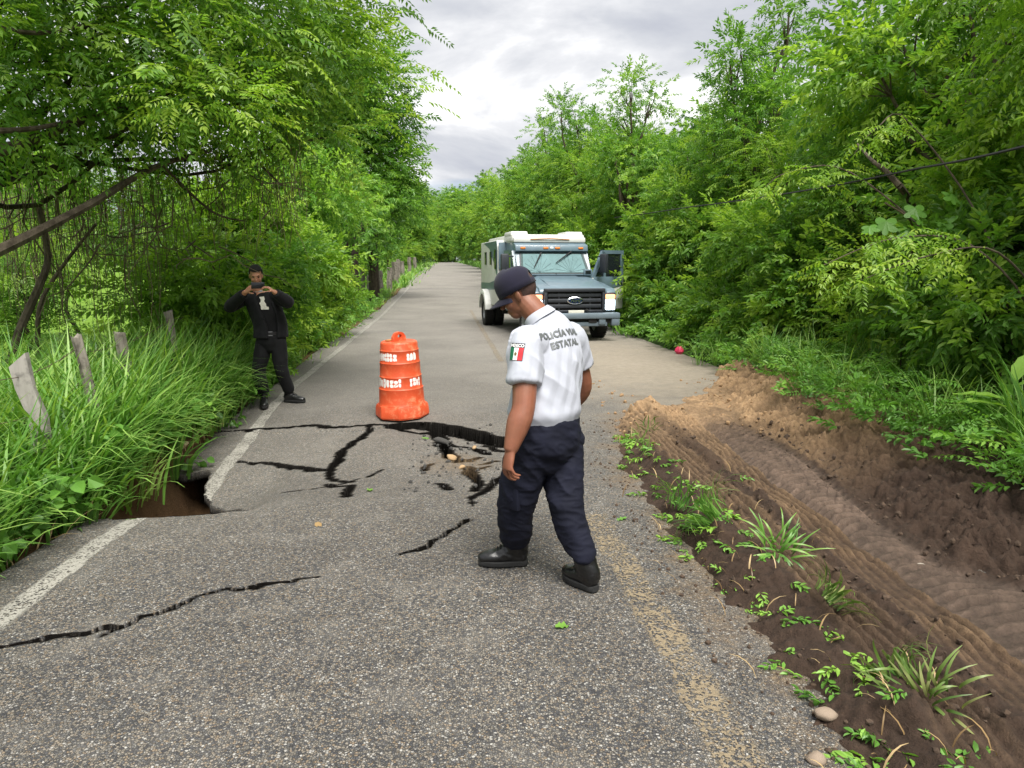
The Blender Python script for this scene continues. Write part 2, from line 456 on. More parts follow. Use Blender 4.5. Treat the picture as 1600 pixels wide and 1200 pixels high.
def terrain_mat():
    m = Mat('grassy_earth'); c = m.attr('soilc', 'Color'); n = m.noise(3.1, 7, 0.7); f = m.noise(55, 4, 0.7)
    col = m.mix(m.ramp(n, [(0.3, 0.55), (0.65, 0.0)]), c, m.mix(1.0, c, (.55, .55, .5), 'MULTIPLY'))
    col = m.mix(m.ramp(f, [(0.4, 0.6), (0.65, 0.0)]), col, m.mix(1.0, col, (.5, .5, .5), 'MULTIPLY'))
    m.set(color=col, rough=0.95, spec=0.15); m.bump(f, 0.9, 0.02); return m.m


M_ASPH = asphalt_mat(); M_SOIL = soil_mat('dug_soil'); M_TERR = terrain_mat()

# ---- road sheet, with the sunken plate, the cracks and the hole
xs = np.concatenate([np.arange(-2.78, 1.1, 0.0185), np.arange(1.1, 1.6, 0.05), np.arange(1.6, 4.61, 0.15)])
ys = np.concatenate([np.arange(-6, 2.9, 0.1), np.arange(2.9, 4.3, 0.0064), np.arange(4.3, 8.5, 0.0110), np.arange(8.5, 12, 0.06), np.arange(12, 40, 0.5), np.arange(40, 420, 5)])
X, Y, f = grid(xs, ys)
z = roadz(X, Y); dz, br = cracks(X, Y)
z = z - dz + (fbm(X * 1.2, Y * 1.2, 3, 3) - 0.5) * 0.012
# broken outer edge of the carriageway
eL = -2.52 + 0.16 * (fbm(Y * 0.9, Y * 0 + 2, 4, 77) - 0.5) + 0.05 * np.sin(Y * 0.7)
z = z - 0.12 * ss(0.0, 0.05, eL - X); br = np.maximum(br, 0.35 * ss(-0.02, 0.05, eL - X))
cent = gp(715, 724); dd = np.hypot((X - cent[0]) * 1.0, (Y - cent[1]) * 0.8)
soil = np.clip(1.15 - dd / 0.34 + (fbm(X * 6, Y * 6, 3, 8) - 0.5) * 0.9, 0, 1) * 0.8
# mud smeared off the dug verge on to the lane
de = np.interp(Y, [0, 2.05, 2.5, 3.4, 4.7, 5.9, 7.8, 8.6], [1.34, 1.33, 1.34, 1.34, 1.41, 1.46, 1.85, 2.4])
soil = np.maximum(soil, np.clip(1.0 - (de - X) / 0.28 + (fbm(X * 5, Y * 5, 4, 12) - 0.74) * 2.6, 0, 1) * .8 * (X < 2.6) * (Y < 9))
hole = in_hole(X, Y)
YL_ = Y + 0.10 * ss(-1.6, -2.5, X) + 0.16 * (fbm(X * 4.5, X * 0 + 1.7, 4, 91) - 0.5)
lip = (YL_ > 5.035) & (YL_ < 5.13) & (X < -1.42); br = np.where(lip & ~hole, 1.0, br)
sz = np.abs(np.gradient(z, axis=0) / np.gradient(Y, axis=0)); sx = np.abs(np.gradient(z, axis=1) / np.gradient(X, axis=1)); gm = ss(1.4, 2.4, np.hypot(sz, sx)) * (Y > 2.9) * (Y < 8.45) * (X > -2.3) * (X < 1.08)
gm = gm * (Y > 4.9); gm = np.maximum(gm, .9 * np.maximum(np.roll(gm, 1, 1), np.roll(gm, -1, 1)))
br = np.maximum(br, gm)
fh = hole.ravel()[f].any(1)
v = np.stack([X, Y, z], -1).reshape(-1, 3)
fk = f[~fh]
# edge thickness round the hole: skirt of the boundary edges
ed = np.concatenate([fk[:, [0, 1]], fk[:, [1, 2]], fk[:, [2, 3]], fk[:, [3, 0]]]); es = np.sort(ed, 1)
key = es[:, 0].astype(np.int64) * len(v) + es[:, 1]; _, inv, cnt = np.unique(key, return_inverse=True, return_counts=True)
bd = ed[cnt[inv] == 1]
mid = v[bd].mean(1); bd = bd[(mid[:, 1] > 4.9) & (mid[:, 1] < 7.4) & (mid[:, 0] > -2.7) & (mid[:, 0] < -1.5)]
nv = len(v); lo = v[bd.ravel()].copy(); lo[:, 2] -= 0.075; lo[:, :2] += (np.random.RandomState(1).rand(len(lo), 2) - 0.5) * 0.006
k = np.arange(len(bd)) * 2 + nv
sk = np.stack([bd[:, 1], bd[:, 0], k, k + 1], -1)
vv = np.concatenate([v, lo]); ff = np.concatenate([fk, sk])
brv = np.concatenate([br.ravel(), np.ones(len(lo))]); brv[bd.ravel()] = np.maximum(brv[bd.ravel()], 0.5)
sov = np.concatenate([soil.ravel(), np.zeros(len(lo))])
npobj('road', vv, ff, M_ASPH, smooth=True, attrs={'broken': brv, 'soil': sov}, kind='structure', label='cracked and sunken grey chip-seal country road', )


def line(name, x0, x1, ya, yb, mat, label, step=0.0125):
    yy = np.concatenate([np.arange(max(ya, -5), min(yb, 10), step), np.arange(max(ya, 10), min(yb, 60), 0.4), np.arange(max(ya, 60), yb + 0.1, 4)])
    X, Y, f = grid(np.linspace(x0, x1, 12), yy)
    dz, br = cracks(X, Y); z = roadz(X, Y) - dz + (fbm(X * 1.2, Y * 1.2, 3, 3) - 0.5) * 0.012 + 0.004
    e = (fbm(X * 11, Y * 5, 3, 41) - 0.5) * 0.035
    ed = ss(0, 0.012, np.minimum(X - x0, x1 - X) - 0.012 + e) * (1 - br)
    h = in_hole(X, Y) | ((YL(X, Y) > 5.03) & (YL(X, Y) < 5.14))
    f = f[~h.ravel()[f].any(1)]
    return npobj(name, np.stack([X, Y, z], -1).reshape(-1, 3), f, mat, attrs={'edge': ed.ravel()}, kind='structure', label=label)


M_WHITE = paint_mat('worn_white_road_paint', (.37, .35, .31), 0.68, 0.92); M_YEL = paint_mat('worn_yellow_road_paint', (.33, .255, .155), 0.84)
line('road_edge_marking', -2.235, -2.065, 0.4, 300, M_WHITE, 'worn white edge line along the left side of the road')
line('road_edge_marking', 3.93, 4.08, 24, 300, M_WHITE, 'thin white edge line along the far right side of the road')
cl = line('road_centre_marking', 0.89, 1.10, 0.4, 4.6, M_YEL, 'faded yellow centre line in front of the walking officer')
line('road_centre_marking', 0.93, 1.07, 12.5, 27, M_YEL, 'faded yellow centre line beside the truck')

# ---- terrain sheet
SOILR = np.array((.17, .10, .052))


def terr_z(x, y):
    b = prof(y)
    left = b - 0.05 - 0.10 * ss(-2.6, -3.4, x) + np.minimum(0.085 * np.maximum(0, -x - 6.5), 14) + (fbm(x * 0.9, y * 0.9, 3, 21) - 0.5) * 0.08
    right = b + 0.03 + 0.32 * ss(4.6, 7.0, x) + 0.06 * np.maximum(0, x - 7) + (fbm(x * 0.8, y * 0.8, 3, 22) - 0.5) * 0.12
    mid = b - 0.75
    z = np.where(x < 0, left + (mid - left) * ss(-2.62, -2.46, x), right + (mid - right) * ss(4.58, 4.4, x))
    e = (fbm(x * 5, y * 5, 4, 33) - 0.5)
    pit = ss(-2.58, -2.40, x + 0.12 * e) * (1 - ss(-1.5, -1.2, x)) * ss(4.85, 5.15, y + 0.1 * e) * (1 - ss(7.1, 7.5, y + 0.1 * e))
    pz = -0.66 + 0.16 * e + 0.25 * (fbm(x * 2.3, y * 2.3, 3, 35) - 0.4)
    return z * (1 - pit) + np.minimum(pz, z) * pit, pit


xs = np.concatenate([-np.geomspace(320, 9, 40), np.arange(-9, -3.4, 0.3), np.arange(-3.4, -1.1, 0.035), np.arange(-1.0, 4, 1.0), np.arange(4, 10, 0.2), np.geomspace(10, 320, 40)])
ys = np.concatenate([np.arange(-30, 0, 3), np.arange(0, 4.6, 0.2), np.arange(4.6, 7.8, 0.035), np.arange(7.8, 30, 0.3), np.geomspace(30, 900, 70)])
X, Y, f = grid(xs, ys); z, pit = terr_z(X, Y)
n = fbm(X * 1.4, Y * 1.4, 3, 51)[..., None]
green = np.array((.045, .085, .018)) * (0.7 + 0.6 * n); lime = np.array((.17, .30, .035)) * (0.8 + 0.4 * n); dark = np.array((.055, .042, .024)) * (0.6 + 0.8 * n)
kf = ss(-4.6, -7.5, X)[..., None]; c = green * (1 - kf) + lime * kf
kr = ss(4.6, 6.2, X)[..., None]; c = c * (1 - kr) + dark * kr
e = (fbm(X * 3, Y * 3, 3, 53) - 0.5)
ks = np.maximum(pit, (1 - ss(0.25, 0.5, -2.45 - X + 0.5 * e)) * (X < -1))[..., None]
c = c * (1 - ks) + (SOILR * (0.6 + 0.8 * fbm(X * 8, Y * 8, 3, 55)[..., None])) * ks
npobj('ground', np.stack([X, Y, z], -1).reshape(-1, 3), f, M_TERR, attrs={'soilc': c.reshape(-1, 3)}, kind='structure', label='grassy and earthy ground on both sides of the road')


# ---- dug and rutted earth over the right lane
def curve(pts, ext=True):
    P = np.array([flat(*p)[:2] for p in pts]); P = P[np.argsort(P[:, 1])]
    if ext:
        d = (P[0] - P[1]) / (P[1, 1] - P[0, 1]); P = np.concatenate([[P[0] + d * (P[0, 1] - 0.3)], P])
    return lambda y: np.interp(y, P[:, 1], P[:, 0])


XE = curve([(955, 650), (958, 690), (965, 730), (1010, 790), (1060, 860), (1100, 920), (1180, 1000), (1230, 1080), (1320, 1200)])
XL = curve([(975, 645), (1050, 715), (1111, 772), (1238, 885), (1414, 1060), (1500, 1160)])
XM = curve([(1040, 639), (1194, 776), (1348, 892), (1524, 1035)])
XR = curve([(1090, 628), (1150, 690), (1300, 790), (1500, 940), (1600, 1010)])
XB = curve([(1120, 600), (1161, 667), (1260, 722), (1370, 815), (1480, 892), (1600, 925)])
YF = lambda x: np.interp(x, [1.3, 1.87, 2.6, 3.3, 3.8, 4.3, 5.3, 6], [7.6, 7.9, 8.35, 8.9, 9.8, 10.8, 11.6, 11.8])


def dirt_z(x, y):
    n1 = fbm(x * 3.2, y * 3.2, 5, 61, 0.55); n2 = fbm(x * 11, y * 11, 4, 62, 0.6); wob = (fbm(x * 1.1, y * 1.1, 3, 63) - 0.5)
    n3 = fbm(x * 30, y * 30, 3, 72, 0.6)
    lump = 0.07 * n1 ** 1.3 + 0.10 * np.maximum(0, n2 - 0.45) + 0.055 * np.maximum(0, n3 - 0.42)
    xe, xl, xm, xr, xb = XE(y), XL(y), XM(y) + 0.05 * wob, XR(y), XB(y)
    h = 0.015 + lump
    far = ss(5.5, 8.0, y)
    # left tyre track: ribs along the way
    wl = 0.15; kl = (1 - ss(wl * 0.8, wl * 1.25, np.abs(x - xl) + 0.05 * (n1 - 0.5)))
    rib = 0.5 + 0.5 * np.cos((x - xl) * 2 * math.pi / 0.062)
    ribl = rib
    brk = ss(0.38, 0.55, fbm(x * 2.2, y * 2.2, 3, 66))
    h = h * (1 - kl) + (0.010 + 0.050 * rib * (0.4 + 0.6 * brk) + 0.02 * n1 + .022 * (n3 - .5)) * kl
    # ribbed strip beside the lugs
    wm = 0.13; km = (1 - ss(wm * 0.85, wm * 1.2, np.abs(x - xm)))
    rib = 0.5 + 0.5 * np.cos((x - xm) * 2 * math.pi / 0.055)
    h = h * (1 - km) + (0.018 + 0.034 * rib * (.2 + 1.2 * ss(.3, .6, n1)) + 0.018 * n1 + .022 * (n3 - .5)) * km
    # lugs across the way
    w0 = xm + wm; w1 = np.maximum(xb - 0.02, w0 + 0.3)
    u = (x - w0) / (w1 - w0); kr = ss(-0.02, 0.04, u) * (1 - ss(0.9, 1.06, u + 0.1 * wob))
    ph = y * 2 * math.pi / 0.082 + np.abs(u - 0.5) * 11.0 + 1.1 * (n1 - 0.5)
    lug = ss(-0.1, 0.35, np.sin(ph)); fade = 0.35 + 0.65 * ss(0.35, 0.55, fbm(x * 1.3 + 4, y * 1.3, 3, 67))
    h = h * (1 - kr) + (0.006 + 0.055 * lug * fade * ss(0.02, 0.25, u) * (1 - ss(0.75, 0.98, u)) + 0.014 * n1 + .010 * (n3 - .5)) * kr
    # ridge thrown up between the tracks
    rg = np.exp(-((x - (xl + xm) / 2 - 0.02) / 0.09) ** 2); h = h + 0.06 * rg * n1 * 1.5 * (n2 > 0.3)
    rg2 = np.exp(-((x - (xe + 0.35)) / 0.22) ** 2); h = h + 0.06 * rg2 * n1 * 1.4
    # spoil bank on the right
    s = (x - xb + 0.16 * (n1 - 0.5)) / np.interp(y, [2, 5, 7, 10], [0.75, 0.75, 0.8, 0.9])
    hb = np.interp(y, [0, 3, 5, 7.5, 9.5, 11], [0.11, 0.11, 0.13, 0.22, 0.20, 0.12])
    bank = hb * ss(0.0, 0.9, s) + (s > 0) * (ss(0, 0.25, s) * (0.17 * (n1 - 0.35) + 0.20 * (n2 - 0.42) + 0.11 * (n3 - 0.5)))
    h = np.where(s > 0, np.maximum(h * (1 - ss(0, 0.3, s)), 0) + bank, h)
    # outline
    en = (fbm(x * 4.5, y * 4.5, 5, 64, 0.6) - 0.5)
    mask = ss(-0.10, 0.34, x - xe + 0.34 * en) ** .8 * ss(-0.05, 0.3, YF(x) - y + 0.7 * en)
    z = prof(y) + (-0.05 + (h + 0.05) * mask)
    z = z - 0.6 * ss(5.6, 6.0, x)
    # colour: tan subsoil at the far end and on the ribs, dark humus elsewhere
    tan = np.clip(ss(5.4, 8.2, y + 1.6 * wob + 0.6 * (x > xb)) + 0.36 * km * (0.15 + 0.85 * rib) * (0.4 + 1.2 * n1) + 0.34 * kl * (.3 + .7 * ss(2.0, 4.5, y)) * (.3 + .7 * ribl), 0, 1) * (0.55 + 0.45 * ss(0.3, 0.6, n1))
    tan = np.clip(tan * (1 - 0.55 * kr * (1 - far)), 0, 1)
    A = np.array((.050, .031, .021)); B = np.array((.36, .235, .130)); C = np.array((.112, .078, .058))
    col = A + (B - A) * tan[..., None]; mid = (kr * (1 - far) * 0.85)[..., None]; col = col * (1 - mid) + (C * (0.55 + 0.5 * n2[..., None] + .55 * (lug * fade)[..., None])) * mid  # lighter lug tops, darker grooves: relief shading put into the soil colour
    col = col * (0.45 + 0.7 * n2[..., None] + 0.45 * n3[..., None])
    wet = np.clip(kr * 0.9 + 0.2 * kl, 0, 1)
    return z, col, wet


xs = np.concatenate([np.arange(1.1, 4.2, 0.0145), np.arange(4.2, 6.1, 0.04)])
ys = [0.6]
while ys[-1] < 12.2: ys.append(ys[-1] + 0.0145 + 0.0022 * max(0, ys[-1] - 3))
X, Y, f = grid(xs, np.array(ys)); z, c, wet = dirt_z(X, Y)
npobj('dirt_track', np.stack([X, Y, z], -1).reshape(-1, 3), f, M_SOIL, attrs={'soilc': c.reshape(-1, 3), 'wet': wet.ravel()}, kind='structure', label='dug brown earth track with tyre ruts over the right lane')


def dz1(x, y):
    return max(float(dirt_z(np.array([x]), np.array([y]))[0][0]), float(roadz(x, y)))


def tz1(x, y): return float(terr_z(np.array([x]), np.array([y]))[0][0])

# ================================================================ TRAFFIC DRUM
M_ORANGE = Mat('weathered_orange_plastic')
_n = M_ORANGE.noise(7, 5, 0.65); _z = M_ORANGE.N('ShaderNodeSeparateXYZ'); M_ORANGE.L(M_ORANGE.obj(), _z.inputs[0])
_c = M_ORANGE.ramp(_n, [(0.3, (.52, .066, .020)), (0.7, (.62, .088, .028))])
_d = M_ORANGE.math('MULTIPLY', M_ORANGE.ramp(M_ORANGE.noise(14, 6, 0.7), [(0.5, 0.0), (0.72, 1.0)]), M_ORANGE.ramp(M_ORANGE.noise(2.2, 3), [(0.40, 0.15), (0.66, 0.8)]))
_c = M_ORANGE.mix(_d, _c, (.72, .40, .22))
M_ORANGE.set(color=_c, rough=0.5, spec=0.4); M_ORANGE.bump(M_ORANGE.noise(40, 4), 0.15, 0.003); M_ORANGE = M_ORANGE.m
M_TAPE = simple('flaking_white_tape', (.80, .78, .74), 0.6, 0.12, 30)
M_RUST = simple('dirty_orange_brown_plastic', (.42, .17, .05), 0.7, 0.4, 18, 0.3)


def drum():
    p = gp(627, 661); cx, cy = p[0] + 0.0, p[1] + 0.29; zb = float(roadz(cx, cy)) + 0.004
    t = empty('traffic_drum', (cx, cy, zb), label='tall orange plastic traffic drum with flaking white lettering beside the crack', cat='drum')
    t.rotation_euler = (math.radians(0.8), math.radians(-1.8), 0.35)
    P = [(0.150, .268), (.166, .262), (.172, .259), (.325, .252), (.336, .254), (.342, .246), (.350, .242), (.468, .238), (.476, .241), (.482, .236), (.490, .232), (.625, .228), (.633, .231), (.640, .226), (.647, .222), (.765, .219), (.773, .222), (.780, .216), (.786, .213), (.845, .210), (.862, .203), (.870, .188), (.868, .12), (.872, .0)]
    n = 64; m = MB()
    m.rings([[(r * math.cos(2 * math.pi * k / n), r * math.sin(2 * math.pi * k / n), z) for k in range(n)] for z, r in P if r > 0.01], cap=True)
    m.build('body', M_ORANGE, t, angle=0.7)
    # eight-sided ballast collar
    m = MB(); n = 8
    def oc(r, z): return [(r * math.cos(2 * math.pi * (k + .5) / n), r * math.sin(2 * math.pi * (k + .5) / n), z) for k in range(n)]
    m.rings([oc(.300, 0.0), oc(.312, .012), oc(.306, .12), oc(.288, .152), oc(.262, .158)], cap=True); bmesh.ops.bevel(m.bm, geom=m.bm.edges[:], offset=0.008, segments=2, affect='EDGES')
    m.build('base_collar', M_ORANGE, t, angle=0.5)
    # moulded lifting tab with a hole
    m = MB(); th = np.linspace(0, math.pi, 13); out = [(0.075 * math.cos(a) if 0 < i < 12 else 0.085 * math.cos(a), 0.05 + 0.055 * math.sin(a)) for i, a in enumerate(th)]
    out = [(0.09, -0.012)] + out + [(-0.09, -0.012)]; N = len(out)
    inn = [(0.028 * math.cos(a), 0.055 + 0.022 * math.sin(a)) for a in np.linspace(-0.9, math.pi + 0.9, N)]
    m.rings([[(x, -0.022, .868 + z) for x, z in out], [(x, 0.022, .868 + z) for x, z in out], [(x, 0.022, .868 + z) for x, z in inn], [(x, -0.022, .868 + z) for x, z in inn], [(x, -0.022, .868 + z) for x, z in out]], cap=False)
    bmesh.ops.remove_doubles(m.bm, verts=m.bm.verts, dist=1e-5)
    hd = m.build('handle_tab', M_ORANGE, t, angle=0.6); hd.rotation_euler.z = 0.35
    m = MB(); m.box((-0.11, 0.02, .879), (.075, .05, .022), Matrix.Rotation(.5, 3, 'Z'), .008); m.box((-.05, .06, .876), (.05, .03, .014), Matrix.Rotation(-.4, 3, 'Z'), .004)
    m.build('top_bracket', M_RUST, t)
    # remains of the lettering: rows of torn white flakes curved round the drum
    rg = random.Random(5)
    for (z0, z1, r, a0, a1, gaps) in ((.656, .758, .2215, -174, -104, ()), (.660, .760, .2215, -66, -28, ()), (.360, .470, .2405, -176, -92, ()), (.365, .470, .2405, -62, -26, ())):
        ang = a0
        while ang < a1:
            wd = rg.uniform(7.5, 12.5)
            if rg.random() < 0.93:
                rows = rg.choice([1, 1, 2, 2]); zz = np.linspace(z0 + rg.uniform(0, .012), z1 - rg.uniform(0, .02), rows + 1)
                for q in range(rows):
                    m = MB(); k = 9; c = ang + wd / 2; zc = (zz[q] + zz[q + 1]) / 2; pts = []
                    for i in range(k):
                        a = 2 * math.pi * i / k; e = rg.uniform(.82, 1.12)
                        pts.append((c + max(-1, min(1, 1.25 * math.cos(a))) * e * wd * 0.46, zc + max(-1, min(1, 1.25 * math.sin(a))) * e * (zz[q + 1] - zz[q]) * 0.47))
                    def on(a, z, o): rr = r + o - (z - z0) * 0.03; return (rr * math.cos(math.radians(a) - .35), rr * math.sin(math.radians(a) - .35), z)
                    m.rings([[on(a, z, -0.004) for a, z in pts], [on(a, z, 0.0016) for a, z in pts]])
                    m.build('letter_flake', M_TAPE, t)
            ang += wd * rg.uniform(1.02, 1.18)
    return t


drum()

# ================================================================ ARMOURED TRUCK
M_GREY = simple('grey_blue_truck_paint', (.105, .155, .190), 0.38, 0.12, 5, coat=0.25); M_WHT = simple('cream_white_truck_paint', (.60, .60, .57), 0.45, 0.08, 4)
M_DARK = simple('charcoal_trim', (.022, .025, .032), 0.5, 0.3, 14); M_BLK = simple('black_rubber', (.012, .012, .012), 0.8, 0.3, 20, 0.3); M_CHR = simple('chrome', (.62, .64, .66), 0.22, 0.1, 9, metal=1.0)
M_BUMP = simple('steel_blue_bumper', (.12, .155, .185), 0.5, 0.15, 6); M_SHADE = simple('silver_sunshade', (.16, .185, .22), 0.5, 0.2, 3)
M_AMB = simple('amber_lens', (.75, .22, .04), 0.25, 0.1, 8); M_CLR = simple('clear_lens', (.75, .8, .82), 0.15, 0.05, 8)
M_PLATE = simple('number_plate', (.62, .60, .52), 0.5, 0.15, 12); M_RED = simple('dark_red_lens', (.18, .03, .02), .4); M_STEEL = simple('wheel_steel', (.30, .31, .31), .5, .25, 12, metal=.6)
_m = Mat('lit_headlamp'); _m.set(color=(.9, .95, 1.0), emit=(.80, .95, 1.0), emits=1.6, rough=0.2); M_LAMP = _m.m
_m = Mat('lit_indicator'); _m.set(color=(.9, .5, .25), emit=(1.0, .45, .22), emits=.8, rough=0.2); M_IND = _m.m
_m = Mat('tinted_glass'); _m.set(color=(.012, .016, .018), rough=0.05, spec=0.6); M_TINT = _m.m
_m = Mat('windscreen_glass'); _t = _m.N('ShaderNodeBsdfTransparent'); _t.inputs[0].default_value = (.86, .95, .93, 1); _g = _m.N('ShaderNodeBsdfGlossy'); _g.inputs['Roughness'].default_value = .03
_x = _m.N('ShaderNodeMixShader'); _x.inputs[0].default_value = .025; _m.L(_t.outputs[0], _x.inputs[1]); _m.L(_g.outputs[0], _x.inputs[2]); _m.L(_x.outputs[0], _m.out.inputs['Surface']); M_GLASS = _m.m


def text_mesh(body, size, ext=0.0, bold=0.0, shear=0.0, spacing=1.0):
    cu = bpy.data.curves.new('txt', 'FONT'); cu.body = body; cu.size = size; cu.extrude = ext; cu.offset = bold; cu.shear = shear
    cu.align_x = 'CENTER'; cu.align_y = 'CENTER'; cu.resolution_u = 3; cu.space_character = spacing
    o = bpy.data.objects.new('txt', cu); COL.objects.link(o); bpy.context.view_layer.update()
    me = bpy.data.meshes.new_from_object(o.evaluated_get(bpy.context.evaluated_depsgraph_get()))
    bpy.data.objects.remove(o); bpy.data.curves.remove(cu); return me


def wheel(t, x, y, side, rim=True, name='wheel'):
    R = .405; n = 40; w = .13; P = [(-w, .25), (-w, .35), (-w * .9, .385), (-w * .6, R - .006), (0, R), (w * .6, R - .006), (w * .9, .385), (w, .35), (w, .25)]
    wh = bpy.data.objects.new(name, None); wh.location = (x, y, R); link(wh, t)
    m = MB(); m.rings([[(a, r * math.cos(2 * math.pi * k / n), r * math.sin(2 * math.pi * k / n)) for k in range(n)] for a, r in P + [P[0]]], cap=False)
    for k in range(36):
        a = 2 * math.pi * k / 36
        for sx in (-1, 1): m.box((sx * .065, (R) * math.cos(a + sx * .04), (R) * math.sin(a + sx * .04)), (.10, .028, .018), Matrix.Rotation(a + sx * .04 - math.pi / 2, 3, 'X'))
    m.build('tyre', M_BLK, wh)
    m = MB(); Q = [(.02, .0), (.03, .10), (.06, .13), (.02, .17), (.06, .235), (.10, .252), (.06, .256), (-.1, .256)]
    m.rings([[(side * a, max(r, .001) * math.cos(2 * math.pi * k / 24), max(r, .001) * math.sin(2 * math.pi * k / 24)) for k in range(24)] for a, r in Q]); m.build('rim', M_STEEL, wh)


def truck():
    p = flat(893, 533); o = empty('armoured_truck', (p[0] + .03, p[1] - .15, float(prof(p[1]))), math.radians(6.0), label='grey and white armoured police truck with lit headlights and open door', cat='truck')
    # local frame: +X image right, +Y towards the tail, origin under the front bumper
    arch = lambda yc, r, z0: [(yc + r * math.cos(a), .40 + r * math.sin(a)) for a in np.linspace(math.acos(min(1, 1)) + 0.25, math.pi - .25, 11)]
    for s in (-1, 1):
        m = MB(); a = arch(.92, .50, .5); poly = [(.16, .62), (.10, .80), (.10, 1.10), (.22, 1.185), (.9, 1.27), (1.72, 1.36), (1.72, .52)] + a
        m.prism(poly, 0, s * .66, s * 1.005, .03); m.build('front_fender', M_GREY, o)
    m = MB(); m.prism([(.06, .95), (.07, 1.14), (.16, 1.215), (.7, 1.315), (1.3, 1.40), (1.78, 1.445), (1.78, 1.0)], 0, -.80, .80, .05)
    m.prism([(.12, 1.16), (.22, 1.235), (.75, 1.345), (1.72, 1.465), (1.72, 1.3)], 0, -.52, .52, .03)
    hd = m.build('bonnet', M_GREY, o)
    m = MB(); m.box((0, 1.70, 1.475), (1.72, .20, .03), None, .01); m.build('cowl', M_GREY, o)
    m = MB(); m.cyl((0, 1.62, 1.47), (0, 1.62, 1.51), .022, .015, 10); m.build('washer_nozzle', M_BLK, hd)
    # grille
    m = MB(); m.box((0, .10, .925), (1.36, .16, .50), None, .02); m.build('grille', M_BLK, o); g = o.children[-1]
    m = MB()
    for (c, d) in (((0, .0, 1.155), (1.40, .14, .075)), ((0, .02, .69), (1.36, .12, .05)), ((-.67, .01, .92), (.075, .13, .47)), ((.67, .01, .92), (.075, .13, .47))): m.box(c, d, None, .018)
    m.build('grille_surround', M_DARK, o)
    for z, h in ((1.045, .085), (.925, .085), (.80, .085)):
        m = MB(); m.box((0, .005, z), (1.24, .06, h), None, .02); m.build('grille_bar', M_DARK, g)
    for s in (-.36, .36):
        m = MB(); m.box((s, .012, .91), (.03, .05, .40), None, .006); m.build('grille_strut', M_DARK, g)
    n = 32
    el = lambda a, b, y, c=(0, .925): [(c[0] + a * math.cos(2 * math.pi * k / n), y, c[1] + b * math.sin(2 * math.pi * k / n)) for k in range(n)]
    m = MB(); m.rings([el(.185, .082, .0), el(.185, .082, -.045), el(.165, .066, -.055), el(.160, .062, -.040)]); bd = m.build('badge', M_CHR, o)
    m = MB(); m.rings([el(.160, .062, -.035), el(.158, .061, -.046)]); m.build('badge_field', simple('badge_blue', (.012, .022, .06), .25, .1), bd)
    me = text_mesh('Ford', .115, .004, .002, .35); me.materials.append(M_CHR); tx = bpy.data.objects.new('badge_lettering', me); tx.rotation_euler = (math.pi / 2, 0, 0); tx.location = (0, -.051, .925); link(tx, bd)
    # lamps
    for s in (-1, 1):
        m = MB(); m.box((s * .845, .11, .895), (.275, .14, .40), None, .025); h = m.build('headlight', M_DARK, o)
        m = MB(); m.box((s * .845, .035, .825), (.225, .03, .235), None, .02); m.build('lamp', M_LAMP, h)
        m = MB(); m.box((s * .845, .035, 1.005), (.225, .03, .10), None, .02); m.build('indicator', M_IND, h)
    # bumper
    m = MB(); m.box((0, -.06, .585), (2.06, .20, .13), None, .03); m.box((0, -.03, .40), (1.5, .12, .10), None, .02)
    for s in (-1, 1): m.box((s * .93, -.05, .45), (.20, .18, .18), None, .03); m.box((s * .62, -.05, .46), (.16, .16, .15), None, .02)
    m.build('bumper', M_BUMP, o); b = o.children[-1]
    for s in (-1, 1):
        m = MB(); m.box((s * .77, -.03, .475), (.17, .10, .13), None, .01); m.build('fog_recess', M_BLK, b)
        m = MB(); m.box((s * .40, -.08, .475), (.20, .06, .10), None, .02); m.build('tow_slot', M_BLK, b)
    m = MB(); m.box((0, .0, .47), (.56, .08, .14), None, .01); m.build('air_intake', M_BLK, b)
    m = MB(); m.box((.02, -.075, .675), (.36, .015, .075), None, .004); m.build('number_plate', M_PLATE, o)
    m = MB(); m.tube([(.22, -.06, .69), (.26, -.08, .73), (.30, -.09, .70)], .018, 8); m.build('tow_hook', M_BLK, b)
    m = MB(); m.box((0, .92, .42), (1.5, .12, .12), None, .03); m.box((0, 3.0, .52), (.9, 5.4, .16)); m.box((0, 4.5, .42), (1.6, .14, .14), None, .03); m.build('chassis', M_BLK, o)
    # cab
    m = MB(); m.prism([(1.66, .52), (1.66, 1.46), (2.12, 2.02), (2.02, 2.055), (2.06, 2.20), (2.35, 2.275), (3.3, 2.29), (3.3, .52)], 0, -.93, .93, .02); cab = m.build('cab', M_GREY, o)
    sl = Vector((0, .46, .56)).normalized(); nrm = Vector((0, -.56, .46)).normalized(); rot = Matrix((Vector((1, 0, 0)), sl, -nrm * -1)).transposed()
    c0 = Vector((0, 1.89, 1.742))
    def wquad(x0, x1, u0, u1, off, th, mat, name, par):
        m = MB(); A = []; 
        for o_ in (off, off + th):
            A.append([c0 + Vector((x, 0, 0)) + sl * u + nrm * o_ for x, u in ((x0, u0), (x1, u0), (x1 * .93, u1), (x0 * .93, u1))])
        m.rings(A); return m.build(name, mat, par)
    fr = wquad(-.88, .88, -.325, .325, .002, .012, M_DARK, 'windscreen_seal', cab)
    sh = wquad(-.80, .80, -.29, .29, .016, .006, M_SHADE, 'sunshade', cab)
